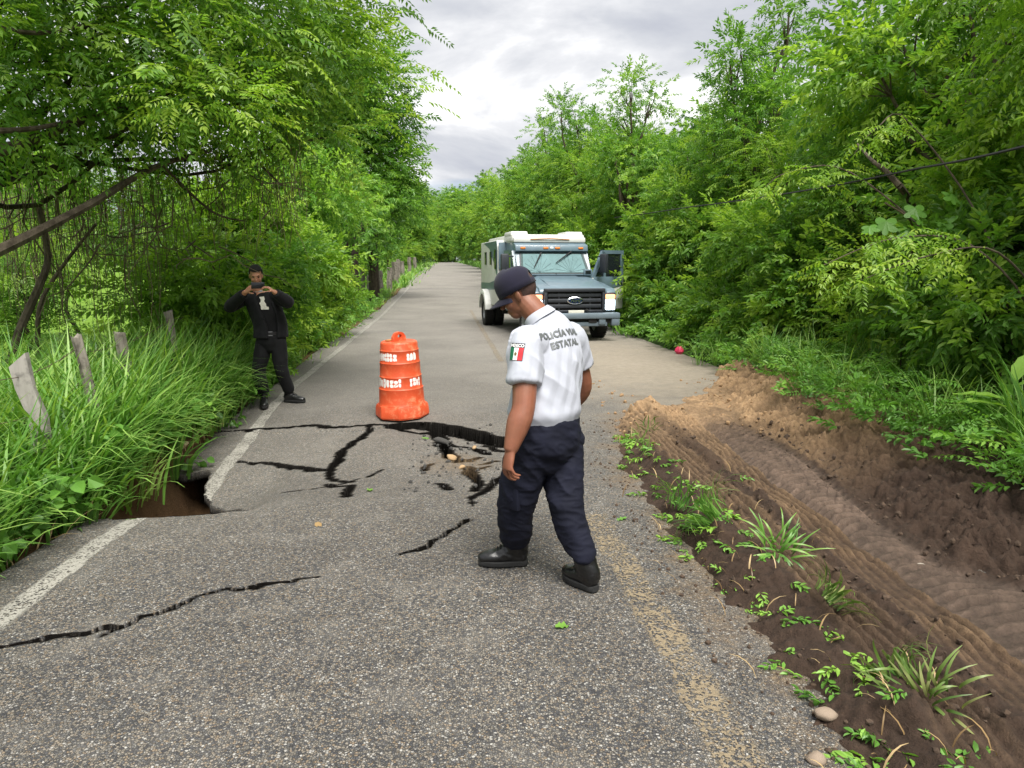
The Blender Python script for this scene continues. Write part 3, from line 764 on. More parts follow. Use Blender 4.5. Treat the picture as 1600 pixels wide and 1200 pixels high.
    # fan folds of the sunshade: two half-circles meeting in the middle
    for s in (-1, 1):
        for k in range(9):
            a = math.pi * (k + .5) / 9; r = .42; cx = s * .40
            a0 = c0 + Vector((cx, 0, 0)) + sl * -.28 + nrm * .0235; b0 = c0 + Vector((cx + r * .9 * math.cos(a), 0, 0)) + sl * (-.28 + .54 * math.sin(a)) + nrm * .0235
            m = MB(); m.tube([a0, b0], [.003, .006], 4); m.build('fold', simple('sunshade_fold', (.09, .105, .13), .5) if (k == 0 and s == -1) else bpy.data.materials['sunshade_fold'], sh)
    wquad(-.85, .85, -.31, .31, .034, .004, M_GLASS, 'windscreen', cab)
    for x0, x1, u0, u1 in ((-.52, -.28, -.16, .29), (.05, .50, -.02, .33)):
        w0 = c0 + Vector((x0, 0, 0)) + sl * u0 + nrm * .06; w1 = c0 + Vector((x1, 0, 0)) + sl * u1 + nrm * .07
        m = MB(); m.tube([w0, w0.lerp(w1, .5) + nrm * .01, w1], [.010, .016, .022], 6); m.build('wiper', M_BLK, cab)
    for x in (-.74, -.16, .14, .74):
        m = MB(); m.box((x, 2.035, 2.125), (.13, .05, .05), None, .018); m.build('roof_marker_lamp', M_AMB, cab)
    m = MB(); m.box((-.01, 2.038, 2.13), (.09, .04, .05), None, .012); m.build('camera_lamp', M_CLR, cab)
    for s in (-1, 1):
        m = MB(); m.box((s * .80, 1.60, 1.53), (.22, .05, .15), None, .015); v = m.build('gun_port', M_GREY, cab)
        m = MB(); m.box((s * .80, 1.572, 1.535), (.14, .01, .085), None, .004); m.build('port_glass', M_TINT, v)
    # armoured body
    m = MB(); m.prism([(3.32, .62), (3.32, 2.10), (3.45, 2.36), (6.1, 2.36), (6.15, .62)], 0, -1.14, 1.14, .03); bx = m.build('armoured_body', M_WHT, o)
    m = MB(); m.box((0, 3.30, 1.95), (2.24, .05, .70), None, .01); m.build('front_panel', M_GREY, bx)
    for s in (-1, 1):
        m = MB(); m.prism([(3.36, 2.10), (3.46, 2.34), (5.6, 2.34), (4.6, 2.16), (3.9, 1.78), (3.36, 1.35)], 0, s * 1.135, s * 1.146); m.build('side_stripe', M_GREY, bx)
        m = MB(); m.prism([(3.36, 1.08), (3.36, 1.34), (4.6, 1.22), (6.1, 1.20), (6.1, 1.02), (4.5, 1.02)], 0, s * 1.135, s * 1.146); m.build('side_stripe', M_GREY, bx)
        for y in (3.62, 4.35, 5.2):
            m = MB(); m.box((s * 1.15, y, 1.86 if y < 4 else 1.90), (.03, .30 if y < 4 else .26, .52 if y < 4 else .36), None, .01); m.build('side_window', M_TINT, bx)
        # flared rear arch
        a = [(5.0 + .62 * math.cos(t_), .42 + .62 * math.sin(t_)) for t_ in np.linspace(.1, math.pi - .1, 13)]
        a2 = [(5.0 + .50 * math.cos(t_), .42 + .50 * math.sin(t_)) for t_ in np.linspace(math.pi - .1, .1, 13)]
        m = MB(); m.prism(a + a2, 0, s * 1.08, s * 1.30, .015); m.build('rear_arch', M_WHT, bx)
    m = MB(); m.box((0, 4.15, 2.385), (1.92, 3.5, .17), None, .03, taper=(.97, 1)); m.box((0, 2.75, 2.33), (1.86, 1.0, .13), None, .03); rf = m.build('roof', M_WHT, o)
    for s, w in ((-1, .46), (1, .46)):
        m = MB(); m.box((s * .72, 3.0, 2.50), (w, .9, .10), None, .02, taper=(.9, .95)); m.build('roof_hatch', M_WHT, rf)
    m = MB(); m.tube([(-.5, 2.24, 2.34), (0, 2.22, 2.365), (.5, 2.24, 2.34)], .012, 6); m.build('roof_rail', M_RUST, rf)
    # doors
    def door(s, ang):
        d = bpy.data.objects.new('door', None); d.location = (s * .95, 1.78, 0); d.rotation_euler = (0, 0, -s * math.radians(ang)); link(d, o)
        m = MB(); m.prism([(0, .60), (0, 1.40), (1.18, 1.40), (1.18, .60)], 0, -.04, .04, .015); m.build('door_skin', M_WHT, d)
        m = MB(); m.prism([(0.03, 1.02), (0.03, 1.42), (1.15, 1.42), (1.15, 1.18)], 0, -.048, .048, .004); m.build('door_stripe', M_GREY, d)
        m = MB()
        for q in ([(0, 1.40), (.10, 1.40), (.46, 2.02), (.36, 2.06)], [(.36, 1.99), (.36, 2.08), (1.18, 2.08), (1.18, 1.99)], [(1.07, 1.40), (1.07, 2.0), (1.18, 2.0), (1.18, 1.40)], [(.42, 1.40), (.42, 2.0), (.50, 2.0), (.50, 1.40)]): m.prism(q, 0, -.035, .035)
        m.build('window_frame', M_GREY, d)
        m = MB(); m.prism([(.50, 1.40), (.50, 2.0), (1.08, 2.0), (1.08, 1.40)], 0, -.012, .012); m.build('window_pane', M_TINT, d)
        m = MB(); m.prism([(.10, 1.40), (.42, 1.95), (.42, 1.40)], 0, -.012, .012); m.build('window_pane', M_TINT, d)
        m = MB(); m.box((s * .055, 1.05, 1.25), (.03, .16, .04), None, .01); m.build('handle', M_BLK, d)
        m = MB(); m.box((s * .26, .16, 1.75), (.20, .12, .46), None, .03); m.tube([(s * .03, .2, 1.55), (s * .24, .18, 1.60)], .018, 6); m.tube([(s * .03, .2, 1.92), (s * .24, .18, 1.92)], .018, 6); m.build('wing_mirror', M_DARK, d)
    door(1, 60); door(-1, 3)
    for s in (-1, 1):
        wheel(o, s * .86, .92, s); wheel(o, s * 1.13, 5.0, s); wheel(o, s * .84, 5.0, s)
    return o


truck()

# ================================================================ FENCE, CABLE, LITTER
def wood_mat(name, a, b):
    m = Mat(name); n = m.noise(14, 6, 0.65, m.map((1, 1, .08))); n2 = m.noise(9, 5, .6)
    c = m.mix(m.ramp(n2, [(.5, 0), (.66, .7)]), m.ramp(n, [(.3, a), (.7, b)]), tuple(x * .45 for x in a))
    m.set(color=c, rough=.9, spec=.2); m.bump(n, .7, .008); return m.m


M_POST = wood_mat('weathered_fence_wood', (.10, .085, .07), (.30, .27, .23)); M_PALE = wood_mat('pale_plank_wood', (.24, .22, .20), (.38, .35, .32)); M_WIRE = simple('rusty_wire', (.10, .07, .05), .7, .3, 30, metal=.5)
POSTS = []


def post(px, py, Y, h, w, lean, name, label, mat, group=None, sec=7):
    top = at(px, py, Y); g = tz1(top[0], Y); base = Vector((top[0] - math.sin(lean) * h, Y, top[2] - h)); rg = random.Random(int(px))
    m = MB(); R = []
    for i in range(7):
        u = i / 6; c = base.lerp(Vector(top), u) + Vector((rg.uniform(-.3, .3) * w * .4, rg.uniform(-.3, .3) * w * .4, 0))
        r = w * (.5 + .05 * rg.uniform(-1, 1))
        if sec == 4: ring = [c + Vector((sx * w * .5 + rg.uniform(-.004, .004), sy * .022, .05 * sx * (i == 6))) for sx, sy in ((-1, -1), (1, -1), (1, 1), (-1, 1))]
        else: ring = [c + Vector((r * math.cos(2 * math.pi * k / sec) * (1 + .2 * math.sin(k * 2.1)), r * math.sin(2 * math.pi * k / sec), (.03 * rg.uniform(-1, 1)) * (i == 6))) for k in range(sec)]
        R.append(ring)
    m.rings(R); ob = m.build(name, mat, None, label=label, cat='post', group=group); POSTS.append(Vector(top)); return ob


post(30, 562, 5.3, 1.25, .12, -.18, 'fence_post', 'pale broad plank post leaning left in tall grass at the frame edge', M_PALE, sec=4)
post(118, 524, 6.3, 1.35, .085, -.16, 'fence_post', 'leaning grey split post right of the pale plank', M_POST)
post(186, 520, 7.6, 1.2, .11, -.10, 'fence_post', 'short thick dark stump post deep in the grass', M_POST)
post(263, 486, 8.6, 1.3, .085, -.06, 'fence_post', 'upright grey post behind the grass, left of the man in black', M_POST)
post(468, 430, 19, 1.5, .20, 0, 'fence_post', 'weathered brown post among shrubs just right of the man', M_POST)
FARL = ['thin post just left of the stout dark stump in the far row', 'stout dark stump post in the far row by the crooked tree', 'thin post right of the stout stump in the far row', 'short post left of the straight dark trunk', 'short post just right of the straight dark trunk', 'first pale post of the receding row past the dark trunk', 'broad pale post, second of the receding row past the dark trunk', 'third post of the receding row past the dark trunk', 'fourth post of the receding row past the dark trunk', 'second last post of the receding row along the left verge', 'last and farthest post of the receding row along the left verge']
for i, (px, py, Y, h, w) in enumerate([(543, 418, 34, 1.35, .22), (551, 418, 34, 1.4, .38), (566, 420, 37, 1.25, .2), (577, 430, 38, 1.1, .25), (594, 423, 39, 1.2, .25), (609, 418, 42, 1.5, .3), (617, 410, 46, 1.7, .4), (622, 405, 52, 1.7, .3), (628, 408, 60, 1.6, .35), (640, 402, 70, 1.9, .35), (648, 402, 80, 1.9, .35)]):
    post(px, py, Y, h, w, .03 * math.sin(i * 3), 'fence_post', FARL[i], M_POST, 'far fence posts along the left verge')


def wire(name, label, pts, r, mat, sag=.03, barbs=True, cat='wire'):
    m = MB(); P = []
    for a, b in zip(pts, pts[1:]):
        for i in range(9):
            u = i / 9; q = a.lerp(b, u); q.z -= sag * 4 * u * (1 - u); P.append(q)
    P.append(pts[-1]); m.tube(P, r, 5)
    if barbs:
        for i in range(2, len(P) - 1, 2):
            d = Vector((.5, .3, .8)).normalized() * .03; m.tube([P[i] - d, P[i] + d], r * .8, 4)
    return m.build(name, mat, None, smooth=True, label=label, cat=cat)


near = [POSTS[0] + Vector((-.9, -1.2, .05))] + POSTS[:4] + [Vector((-4.0, 13, 1.15)), POSTS[4]]
for k, (dz, lab) in enumerate(((-.12, 'topmost barbed wire strand between the leaning posts'), (-.42, 'second barbed wire strand down the leaning posts'), (-.72, 'lowest barbed wire strand almost hidden by tall grass'))):
    wire('barbed_wire', lab, [p + Vector((0, -.06, dz)) for p in near], .003, M_WIRE)
cab_pts = [Vector(at(1700, 205, 4.2)), Vector(at(1600, 229, 5.0)), Vector(at(1440, 262, 6.6)), Vector(at(1250, 299, 9.3)), Vector(at(1080, 323, 14.0)), Vector(at(960, 340, 22))]
wire('overhead_cable', 'black cable sloping across the right-hand thicket', cab_pts, .011, M_BLK, .01, False, 'cable')

# ================================================================ PEOPLE
def cr(P, n):
    """Catmull-Rom through rows of numbers"""
    P = np.asarray(P, float); out = []
    for i in range(len(P) - 1):
        p0 = P[max(i - 1, 0)]; p1 = P[i]; p2 = P[i + 1]; p3 = P[min(i + 2, len(P) - 1)]
        for k in range(n):
            t = k / n; out.append(.5 * (2 * p1 + (p2 - p0) * t + (2 * p0 - 5 * p1 + 4 * p2 - p3) * t * t + (3 * p1 - p0 - 3 * p2 + p3) * t ** 3))
    out.append(P[-1]); return np.array(out)


def limb(m, pts, rad, ref, n=20, sub=4, cap=(.6, .6)):
    """closed tapering limb: elliptical rings, half-axis a along ref and b across it"""
    rad = [(r, r) if not hasattr(r, '__len__') else r for r in rad]
    Q = cr([list(p) + list(r) for p, r in zip(pts, rad)], sub); C = Q[:, :3]; R = np.maximum(Q[:, 3:5], .002)
    T = np.gradient(C, axis=0); T /= np.linalg.norm(T, axis=1)[:, None]; ref = np.asarray(ref, float); rings = []

    def ring(c, t, a, b):
        u = ref - t * (ref @ t); u /= np.linalg.norm(u); w = np.cross(t, u)
        return [c + u * a * math.cos(2 * math.pi * k / n) + w * b * math.sin(2 * math.pi * k / n) for k in range(n)]
    for e in (.98, .8, .45):
        rings.append(ring(C[0] - T[0] * min(R[0]) * cap[0] * e, T[0], *(R[0] * math.sqrt(1 - e * e))))
    for c, t, r in zip(C, T, R): rings.append(ring(c, t, *r))
    for e in (.45, .8, .98):
        rings.append(ring(C[-1] + T[-1] * min(R[-1]) * cap[1] * e, T[-1], *(R[-1] * math.sqrt(1 - e * e))))
    m.rings(rings); return m


def ball(m, c, ax, r, n=20):
    """ellipsoid with axes ax (3 vectors) and radii r"""
    ax = [np.asarray(a, float) / np.linalg.norm(a) for a in ax]; rings = []
    for i in range(1, n // 2):
        th = math.pi * i / (n // 2)
        rings.append([np.asarray(c) + ax[2] * r[2] * math.cos(th) + math.sin(th) * (ax[0] * r[0] * math.cos(2 * math.pi * k / n) + ax[1] * r[1] * math.sin(2 * math.pi * k / n)) for k in range(n)])
    m.rings(rings); return m


def fuse(m, name, mat, voxel, smooth=3, parent=None, disp=None, dec=None, **kw):
    """overlapping closed shapes -> one continuous surface"""
    me = m.mesh(name + '_raw', mat); o = bpy.data.objects.new(name + '_raw', me); COL.objects.link(o)
    r = o.modifiers.new('r', 'REMESH'); r.mode = 'VOXEL'; r.voxel_size = voxel
    s = o.modifiers.new('s', 'SMOOTH'); s.factor = .5; s.iterations = smooth
    if dec: d = o.modifiers.new('d', 'DECIMATE'); d.ratio = dec
    bpy.context.view_layer.update()
    nm = bpy.data.meshes.new_from_object(o.evaluated_get(bpy.context.evaluated_depsgraph_get())); nm.name = name
    bpy.data.objects.remove(o); bpy.data.meshes.remove(me)
    if disp is not None:
        k = len(nm.vertices); co = np.empty(k * 3, np.float32); no = np.empty(k * 3, np.float32)
        nm.vertices.foreach_get('co', co); nm.vertices.foreach_get('normal', no); co = co.reshape(-1, 3); no = no.reshape(-1, 3)
        co = co + no * disp(co.astype(float), no)[:, None]; nm.vertices.foreach_set('co', co.astype(np.float32).ravel()); nm.update()
    nm.polygons.foreach_set('use_smooth', np.ones(len(nm.polygons), bool))
    return link(bpy.data.objects.new(name, nm), parent, **kw)


def finger(m, base, d, nrm, L, r, curl):
    """three bones, curling towards nrm"""
    d = np.asarray(d, float); d /= np.linalg.norm(d); nrm = np.asarray(nrm, float); nrm = nrm - d * (nrm @ d); nrm /= np.linalg.norm(nrm); P = [np.asarray(base, float)]; a = 0
    for f_, c in zip((.46, .30, .24), curl):
        a += c; P.append(P[-1] + (d * math.cos(a) + nrm * math.sin(a)) * L * f_)
    limb(m, P, [r * 1.05, r, r * .92, r * .8], np.cross(d, nrm), 10, 3, (.3, 1.0))


def hand(m, wrist, d, palm_n, thumb_side, size, curls, thumb_curl=(.2, .2, .2), spread=.20):
    """palm with five fingers; d points from wrist to fingers, palm_n out of the palm, thumb_side towards the thumb"""
    d = np.asarray(d, float); d /= np.linalg.norm(d); pn = np.asarray(palm_n, float); pn -= d * (pn @ d); pn /= np.linalg.norm(pn); ts = np.cross(d, pn)
    if ts @ np.asarray(thumb_side) < 0: ts = -ts
    s = size / .19; w = np.asarray(wrist, float)
    limb(m, [w - d * .03 * s, w + d * .02 * s, w + d * .06 * s, w + d * .095 * s], [(.028 * s, .021 * s), (.034 * s, .021 * s), (.041 * s, .019 * s), (.040 * s, .014 * s)], ts, 14, 3, (.3, .4))
    for i, (off, L, c) in enumerate(zip((.034, .0118, -.0118, -.034), (.078, .088, .081, .064), curls)):
        finger(m, w + d * (.092 - .006 * abs(i - 1)) * s + ts * off * s, d + ts * spread * (1.5 - i) / 1.5, pn, L * s, (.0088 if i < 3 else .0078) * s, c)
    finger(m, w + d * .032 * s + ts * .028 * s + pn * .006 * s, d * .62 + ts * .75 + pn * .25, pn * .6 - ts * .5 + d * .3, .072 * s, .0108 * s, thumb_curl)


def head(m, C, h, u, s=1.0):
    """skull, jaw, nose, ears; h = where the face looks, u = up"""
    h = np.asarray(h, float); h /= np.linalg.norm(h); u = np.asarray(u, float); u -= h * (u @ h); u /= np.linalg.norm(u); l = np.cross(u, h)
    P = lambda a, b, c: np.asarray(C) + h * a * s + l * b * s + u * c * s
    ball(m, P(-.012, 0, .03), (h, l, u), (.097 * s, .076 * s, .095 * s)); ball(m, P(.022, 0, -.025), (h, l, u), (.068 * s, .065 * s, .088 * s))
    ball(m, P(.048, 0, -.082), (h, l, u), (.040 * s, .042 * s, .034 * s)); ball(m, P(.010, 0, -.068), (h, l, u), (.055 * s, .062 * s, .038 * s))
    limb(m, [P(.083, 0, .018), P(.100, 0, -.012), P(.108, 0, -.030)], [(.010 * s, .010 * s), (.013 * s, .012 * s), (.018 * s, .014 * s)], l, 10, 3)
    ball(m, P(.080, 0, -.060), (h, l, u), (.016 * s, .026 * s, .007 * s), 12); ball(m, P(.077, 0, -.072), (h, l, u), (.016 * s, .022 * s, .008 * s), 12)
    ball(m, P(.072, 0, .030), (h, l, u), (.020 * s, .055 * s, .010 * s), 12)
    for q in (-1, 1):
        ball(m, P(.055, q * .040, -.030), (h, l, u), (.028 * s, .026 * s, .030 * s), 14)
        ball(m, P(-.012, q * .078, -.012), (h - l * q * .35, l, u), (.019 * s, .009 * s, .033 * s), 14)
    return P, h, l, u


def skin_mat(name, c):
    m = Mat(name); n = m.noise(28, 5, .6); n2 = m.noise(6, 3)
    m.set(color=m.mix(m.ramp(n2, [(.35, 0), (.7, .5)]), m.ramp(n, [(.3, tuple(x * .85 for x in c)), (.7, tuple(x * 1.12 for x in c))]), (c[0] * 1.1, c[1] * .8, c[2] * .75)), rough=.48, spec=.4, sss=.08)
    m.b.inputs['Subsurface Radius'].default_value = (.01, .004, .002); m.bump(m.noise(160, 4, .6), .15, .002); return m.m


def cloth_mat(name, c, rough=.85, weave=600, sheen=.15, var=.12):
    m = Mat(name); n = m.noise(9, 5, .6); m.set(color=m.ramp(n, [(.3, tuple(x * (1 - var) for x in c)), (.7, tuple(min(.9, x * (1 + var)) for x in c))]), rough=rough, sheen=sheen, spec=.25)
    m.bump(m.math('ADD', m.noise(weave, 2), m.math('MULTIPLY', m.noise(45, 4, .6), 1.5)), .25, .002); return m.m


M_SKIN = skin_mat('tanned_skin', (.225, .095, .056)); M_SKIN2 = skin_mat('light_brown_skin', (.42, .21, .13))
M_POLO = cloth_mat('white_polo_knit', (.41, .425, .48), .8, 700, .05, .03); M_NAVY = cloth_mat('navy_twill', (.0065, .0075, .017), .85, 800, .0, .25)
M_BLACKC = cloth_mat('black_cloth', (.006, .006, .007), .8, 700, .02, .3); M_JACK = cloth_mat('black_jacket_cloth', (.0065, .0065, .008), .75, 500, .03, .3)
M_BOOT = simple('black_leather', (.006, .006, .0065), .36, .3, 20, .25, 90, spec=.6); M_SOLE = simple('boot_sole', (.014, .014, .014), .85, .2, 30)
M_CAP = cloth_mat('navy_cap_cloth', (.010, .009, .022), .85, 800, .12, .2); M_INK = None
M_HAIR = simple('black_hair', (.006, .005, .005), .85, .4, 60, .6, 200); M_PHONE = simple('black_phone', (.01, .01, .012), .2, .1); M_BUCK = simple('buckle_metal', (.35, .35, .36), .35, .1, metal=.9)


def folds(amp, scale, stretch, seed, ridge=True):
    """cloth folds: ridged noise stretched along one axis"""
    def f(co, no):
        q = co * np.asarray(stretch) * scale; n = vn3(q, seed) * .65 + vn3(q * 2.1 + 3.3, seed + 3) * .35
        if ridge: n = 1 - np.abs(2 * n - 1) * 2.0
        else: n = n - .5
        return amp * n
    return f


def boot(name, heel, toe, ankle, parent, lift=0.0, s=1.0, shaft_r=.062):
    heel = np.asarray(heel, float); toe = np.asarray(toe, float); d = toe - heel; L = np.linalg.norm(d); d /= L; up = np.array((0, 0, 1.)); up = up - d * (up @ d); up /= np.linalg.norm(up); w = np.cross(up, d)
    m = MB(); P = lambda a, h: heel + d * L * a + up * h * s
    limb(m, [P(.07, .052), P(.22, .060), P(.42, .058), P(.62, .046), P(.80, .040), P(.93, .036)], [(.036 * s, .046 * s), (.042 * s, .052 * s), (.042 * s, .050 * s), (.047 * s, .037 * s), (.046 * s, .032 * s), (.036 * s, .028 * s)], w, 18, 4, (.5, .8))
    a = np.asarray(ankle, float); q = P(.22, .07)
    limb(m, [q, q * .6 + a * .4, a], [(.046 * s, .060 * s), (.050 * s, .058 * s), (shaft_r, shaft_r)], w, 18, 4)
    b = fuse(m, name, M_BOOT, .006, 3, parent, folds(.004, 26, (1, 1, 1), 4))
    m = MB(); N = 22; ring = []
    for k in range(N):
        t = 2 * math.pi * k / N; x = .5 - .5 * math.cos(t); wd = (.040 if x < .3 else .034 + .018 * math.sin((x - .2) * 3.4)) * s * abs(math.sin(t)) ** .55 * (1 if math.sin(t) > 0 else -1)
        ring.append((x, wd))
    R = [[heel + d * L * (-.015 + x * 1.04) + w * y * f_ + up * z for x, y in ring] for z, f_ in ((-.001, .98), (.006, 1.05), (.024, 1.05), (.028, .95))]
    m.rings(R); m.build('sole', M_SOLE, b, smooth=True)
    m = MB()
    for i in range(5):
        c0 = P(.62 - .065 * i, .088 + .012 * i + .004 * (i > 2)); m.tube([c0 - w * .026 * s - up * .006, c0 + up * .006, c0 + w * .026 * s - up * .006], .0035, 6)
    m.build('laces', M_BLACKC, b); return b


def project(me, frame_o, ex, ey, ez, bvh, off, name, mat, parent, seg=.012):
    """lay a flat mesh (x,y) on a garment: cast from frame_o + x*ex + y*ey along -ez"""
    bm = bmesh.new(); bm.from_mesh(me); bmesh.ops.triangulate(bm, faces=bm.faces[:])
    for _ in range(5):
        le = [e for e in bm.edges if e.calc_length() > seg]
        if not le: break
        bmesh.ops.subdivide_edges(bm, edges=le, cuts=1); bmesh.ops.triangulate(bm, faces=bm.faces[:])
    for v in bm.verts:
        p = Vector(frame_o) + Vector(ex) * v.co.x + Vector(ey) * v.co.y
        hit, n, i, d = bvh.ray_cast(p + Vector(ez) * .25, -Vector(ez), .6)
        v.co = (hit + Vector(ez) * off) if hit else p - Vector(ez) * .02
    bmesh.ops.recalc_face_normals(bm, faces=bm.faces); o = bpy.data.meshes.new(name); bm.to_mesh(o); bm.free(); o.materials.clear(); o.materials.append(mat)
    return link(bpy.data.objects.new(name, o), parent)


def rect_mesh(x0, y0, x1, y1, poly=None):
    me = bpy.data.meshes.new('r'); pts = poly or [(x0, y0), (x1, y0), (x1, y1), (x0, y1)]
    me.from_pydata([(x, y, 0) for x, y in pts], [], [list(range(len(pts)))]); return me


def bvh_of(o): return BVHTree.FromPolygons([v.co[:] for v in o.data.vertices], [p.vertices[:] for p in o.data.polygons])


# ---------------------------------------------------------------- officer walking away to the left
def officer():
    L = np.array((-.77, -.64, 0)); f = np.array((-.64, .77, 0)); A = at
    belt = A(851, 655, 3.63); chest = A(859, 562, 3.67); nb = A(838, 490, 3.72)
    C = A(809, 459, 3.76); h = np.array((-.86, .30, -.50)); u = np.array((-.48, .12, .87))
    lS, lE, lW, lH = A(823, 538, 3.53), A(818, 636, 3.42), A(798, 702, 3.37), A(790, 745, 3.35)
    rS, rE, rW = A(893, 532, 3.83), A(909, 604, 3.92), A(872, 655, 4.05)
    lHip, lK, lAn = A(829, 694, 3.58), A(806, 790, 3.66), A(806, 851, 3.79)
    rHip, rK, rAn = A(876, 694, 3.68), A(884, 790, 3.55), A(908, 874, 3.47)
    # body
    m = MB()
    limb(m, [A(852, 690, 3.63), belt, A(855, 600, 3.65), chest, A(855, 525, 3.69), A(846, 502, 3.71)], [(.15, .10), (.15, .105), (.155, .105), (.165, .10), (.15, .085), (.08, .07)], L, 20)
    limb(m, [A(848, 503, 3.71), nb, A(826, 477, 3.735), C], [.066, .064, .064, .062], L, 18)
    P, h, l, u = head(m, C, h, u, 1.02)
    for S, E, Wr, r in ((lS, lE, lW, 1), (rS, rE, rW, 1)):
        limb(m, [S * .75 + np.asarray(chest) * .25 + np.array((0, 0, .03)), S, S * .5 + E * .5, E, E * .6 + Wr * .4, Wr], [.06, .066, .064, .058, .060, .036], L, 18)
    for Hp, K, An in ((lHip, lK, lAn), (rHip, rK, rAn)):
        limb(m, [np.asarray(belt) * .4 + Hp * .6, Hp, K, K * .6 + An * .4, An - np.array((0, 0, .05))], [.085, .085, .06, .048, .026], L, 16)
    hand(m, lW, lH - lW, -L * .9 - f * .25, f, .20, ((.45, .55, .4), (.5, .6, .4), (.55, .6, .4), (.6, .6, .4)), (.15, .3, .3))
    hand(m, rW, np.array((-.75, .3, -.3)), -f + np.array((0, 0, -.3)), np.array((0, 0, 1)), .18, ((.5, .6, .4),) * 4)
    body = fuse(m, 'person', M_SKIN, .004, 3, None, None, .22, label='person in white polo, navy cap and trousers walking past the orange drum, seen from behind', cat='person')
    # stubble hair at the back of the head
    m = MB(); ball(m, P(-.016, 0, .028), (h, l, u), (.0985, .078, .097), 28)
    hb = m.bm
    for v in list(hb.verts):
        q = np.array(v.co) - P(0, 0, 0)
        if q @ u < -.062 or (q @ h > .03) or (q @ h > -.03 and q @ u < -.005): hb.verts.remove(v)
    m.build('cropped_hair', simple('cropped_hair', (.045, .022, .016), .8, .4, 90), body, smooth=True)
    # polo shirt
    o1z = A(871, 523, 3.60)[2] - .02
    m = MB()
    limb(m, [A(851, 662, 3.63), A(852, 640, 3.63), A(856, 600, 3.65), chest, A(858, 535, 3.685), A(853, 513, 3.70), A(845, 500, 3.71)], [(.195, .150), (.202, .158), (.197, .150), (.203, .138), (.198, .122), (.145, .10), (.08, .075)], L, 28, 5, (.15, .3))
    for S, E, k in ((lS, lE, .62), (rS, rE, .55)):
        e = S + (E - S) * k
        limb(m, [np.asarray(chest) * .35 + S * .65 + np.array((0, 0, .03)), S + np.array((0, 0, .002)), S * .5 + e * .5, e], [(.085, .085), (.083, .088), (.080, .086), (.079, .083)], f, 20, 5, (.4, .03))
    def fo(co, no):
        z = co[:, 2]; t = co - np.asarray(belt); la = co @ L
        dr = np.sin(2 * math.pi * (la * 15 + z * 5.5 + 1.6 * vn3(co * 5, 44))); dr = np.sign(dr) * np.abs(dr) ** 1.5 * ss(belt[2], belt[2] + .12, z) * (1 - ss(1.27, 1.36, z)) * (.3 + vn3(co * 6, 46))
        n = vn3(co * np.array((13, 13, 3.0)), 2); n = 1 - np.abs(2 * n - 1) * 2.2
        n2 = vn3(np.stack([co[:, 0] * 9 + z * 6, co[:, 1] * 9 + z * 6, z * 5 - (co @ L) * 6], -1), 8); n2 = 1 - np.abs(2 * n2 - 1) * 2.2
        w = 1 - ss(1.30, 1.42, z)
        extra = .0032 * dr; hem = ss(belt[2] - .01, belt[2] + .07, z); fm = 1 - .8 * np.exp(-((z - o1z) / .085) ** 2) * ((co - np.asarray(chest)) @ f < .02); return fm * extra + fm * (.009 * n * (.35 + .65 * w) + .009 * n2) * (.25 + .75 * hem) + .010 * np.exp(-((z - belt[2] - .05) / .035) ** 2) * vn3(co * np.array((16, 16, 4)), 5)
    shirt = fuse(m, 'polo_shirt', M_POLO, .006, 5, body, fo)
    bv = bvh_of(shirt)
    # collar: a stand-up band folded over
    m = MB(); R = []; nc = A(843, 497, 3.712); nt = (np.asarray(A(826, 477, 3.735)) - nc); nt /= np.linalg.norm(nt); a1 = L - nt * (L @ nt); a1 /= np.linalg.norm(a1); b1 = np.cross(nt, a1)
    for r_, o_ in ((.094, -.018), (.088, .004), (.078, .028), (.074, .030), (.070, .026), (.074, -.004)):
        R.append([nc + (a1 * math.cos(t) + b1 * math.sin(t)) * r_ + nt * (o_ + .006 * math.cos(2 * t)) for t in np.linspace(0, 2 * math.pi, 36, endpoint=False)])
    m.rings(R, cap=False); m.build('collar', M_POLO, shirt, smooth=True, angle=1.0)
    # sleeve hem lines
    e = lS + (lE - lS) * .62; ax = (lE - lS) / np.linalg.norm(lE - lS)
    # back print
    mi = Mat('silver_print'); w = mi.noise(60, 4, .7); mi.set(color=(.17, .18, .18), rough=.4, metal=.3, alpha=mi.ramp(w, [(.33, 0.2), (.39, 1)])); INK = mi.m
    # back faces camera: normal -f, right-hand side of the wearer is reading-right
    ez = -f * .90 + np.array((0, 0, .43)); ez /= np.linalg.norm(ez); ex = -L; ey = np.cross(ez, ex); tl = math.radians(3); ex2 = ex * math.cos(tl) + ey * math.sin(tl); ey2 = ey * math.cos(tl) - ex * math.sin(tl)
    o1 = A(873, 527, 3.60)
    for tx, dy, dx, sz in (('POLICÍA VIAL', 0.012, -.006, .048), ('ESTATAL', -.044, 0.012, .048)):
        me = text_mesh(tx, sz, 0, .0020, 0, 1.10); project(me, o1 + ey2 * dy + ex2 * dx, ex2, ey2, ez, bv, .0042, 'back_lettering', INK, shirt, .008)
    # arm badge
    oc = A(803, 553, 3.42); bz = np.array((-.55, -.83, .08)); bz /= np.linalg.norm(bz); bx = np.cross((0, 0, 1.), bz); bx /= np.linalg.norm(bx); by = np.cross(bz, bx)
    pm = lambda n_, c: simple(n_, c, .7, .08, 30)
    W2, H2 = .037, .030
    bp = project(rect_mesh(-W2 - .002, -H2 - .002, W2 + .002, H2 + .022), oc, bx, by, bz, bv, .0025, 'arm_badge', pm('badge_black', (.01, .012, .016)), shirt)
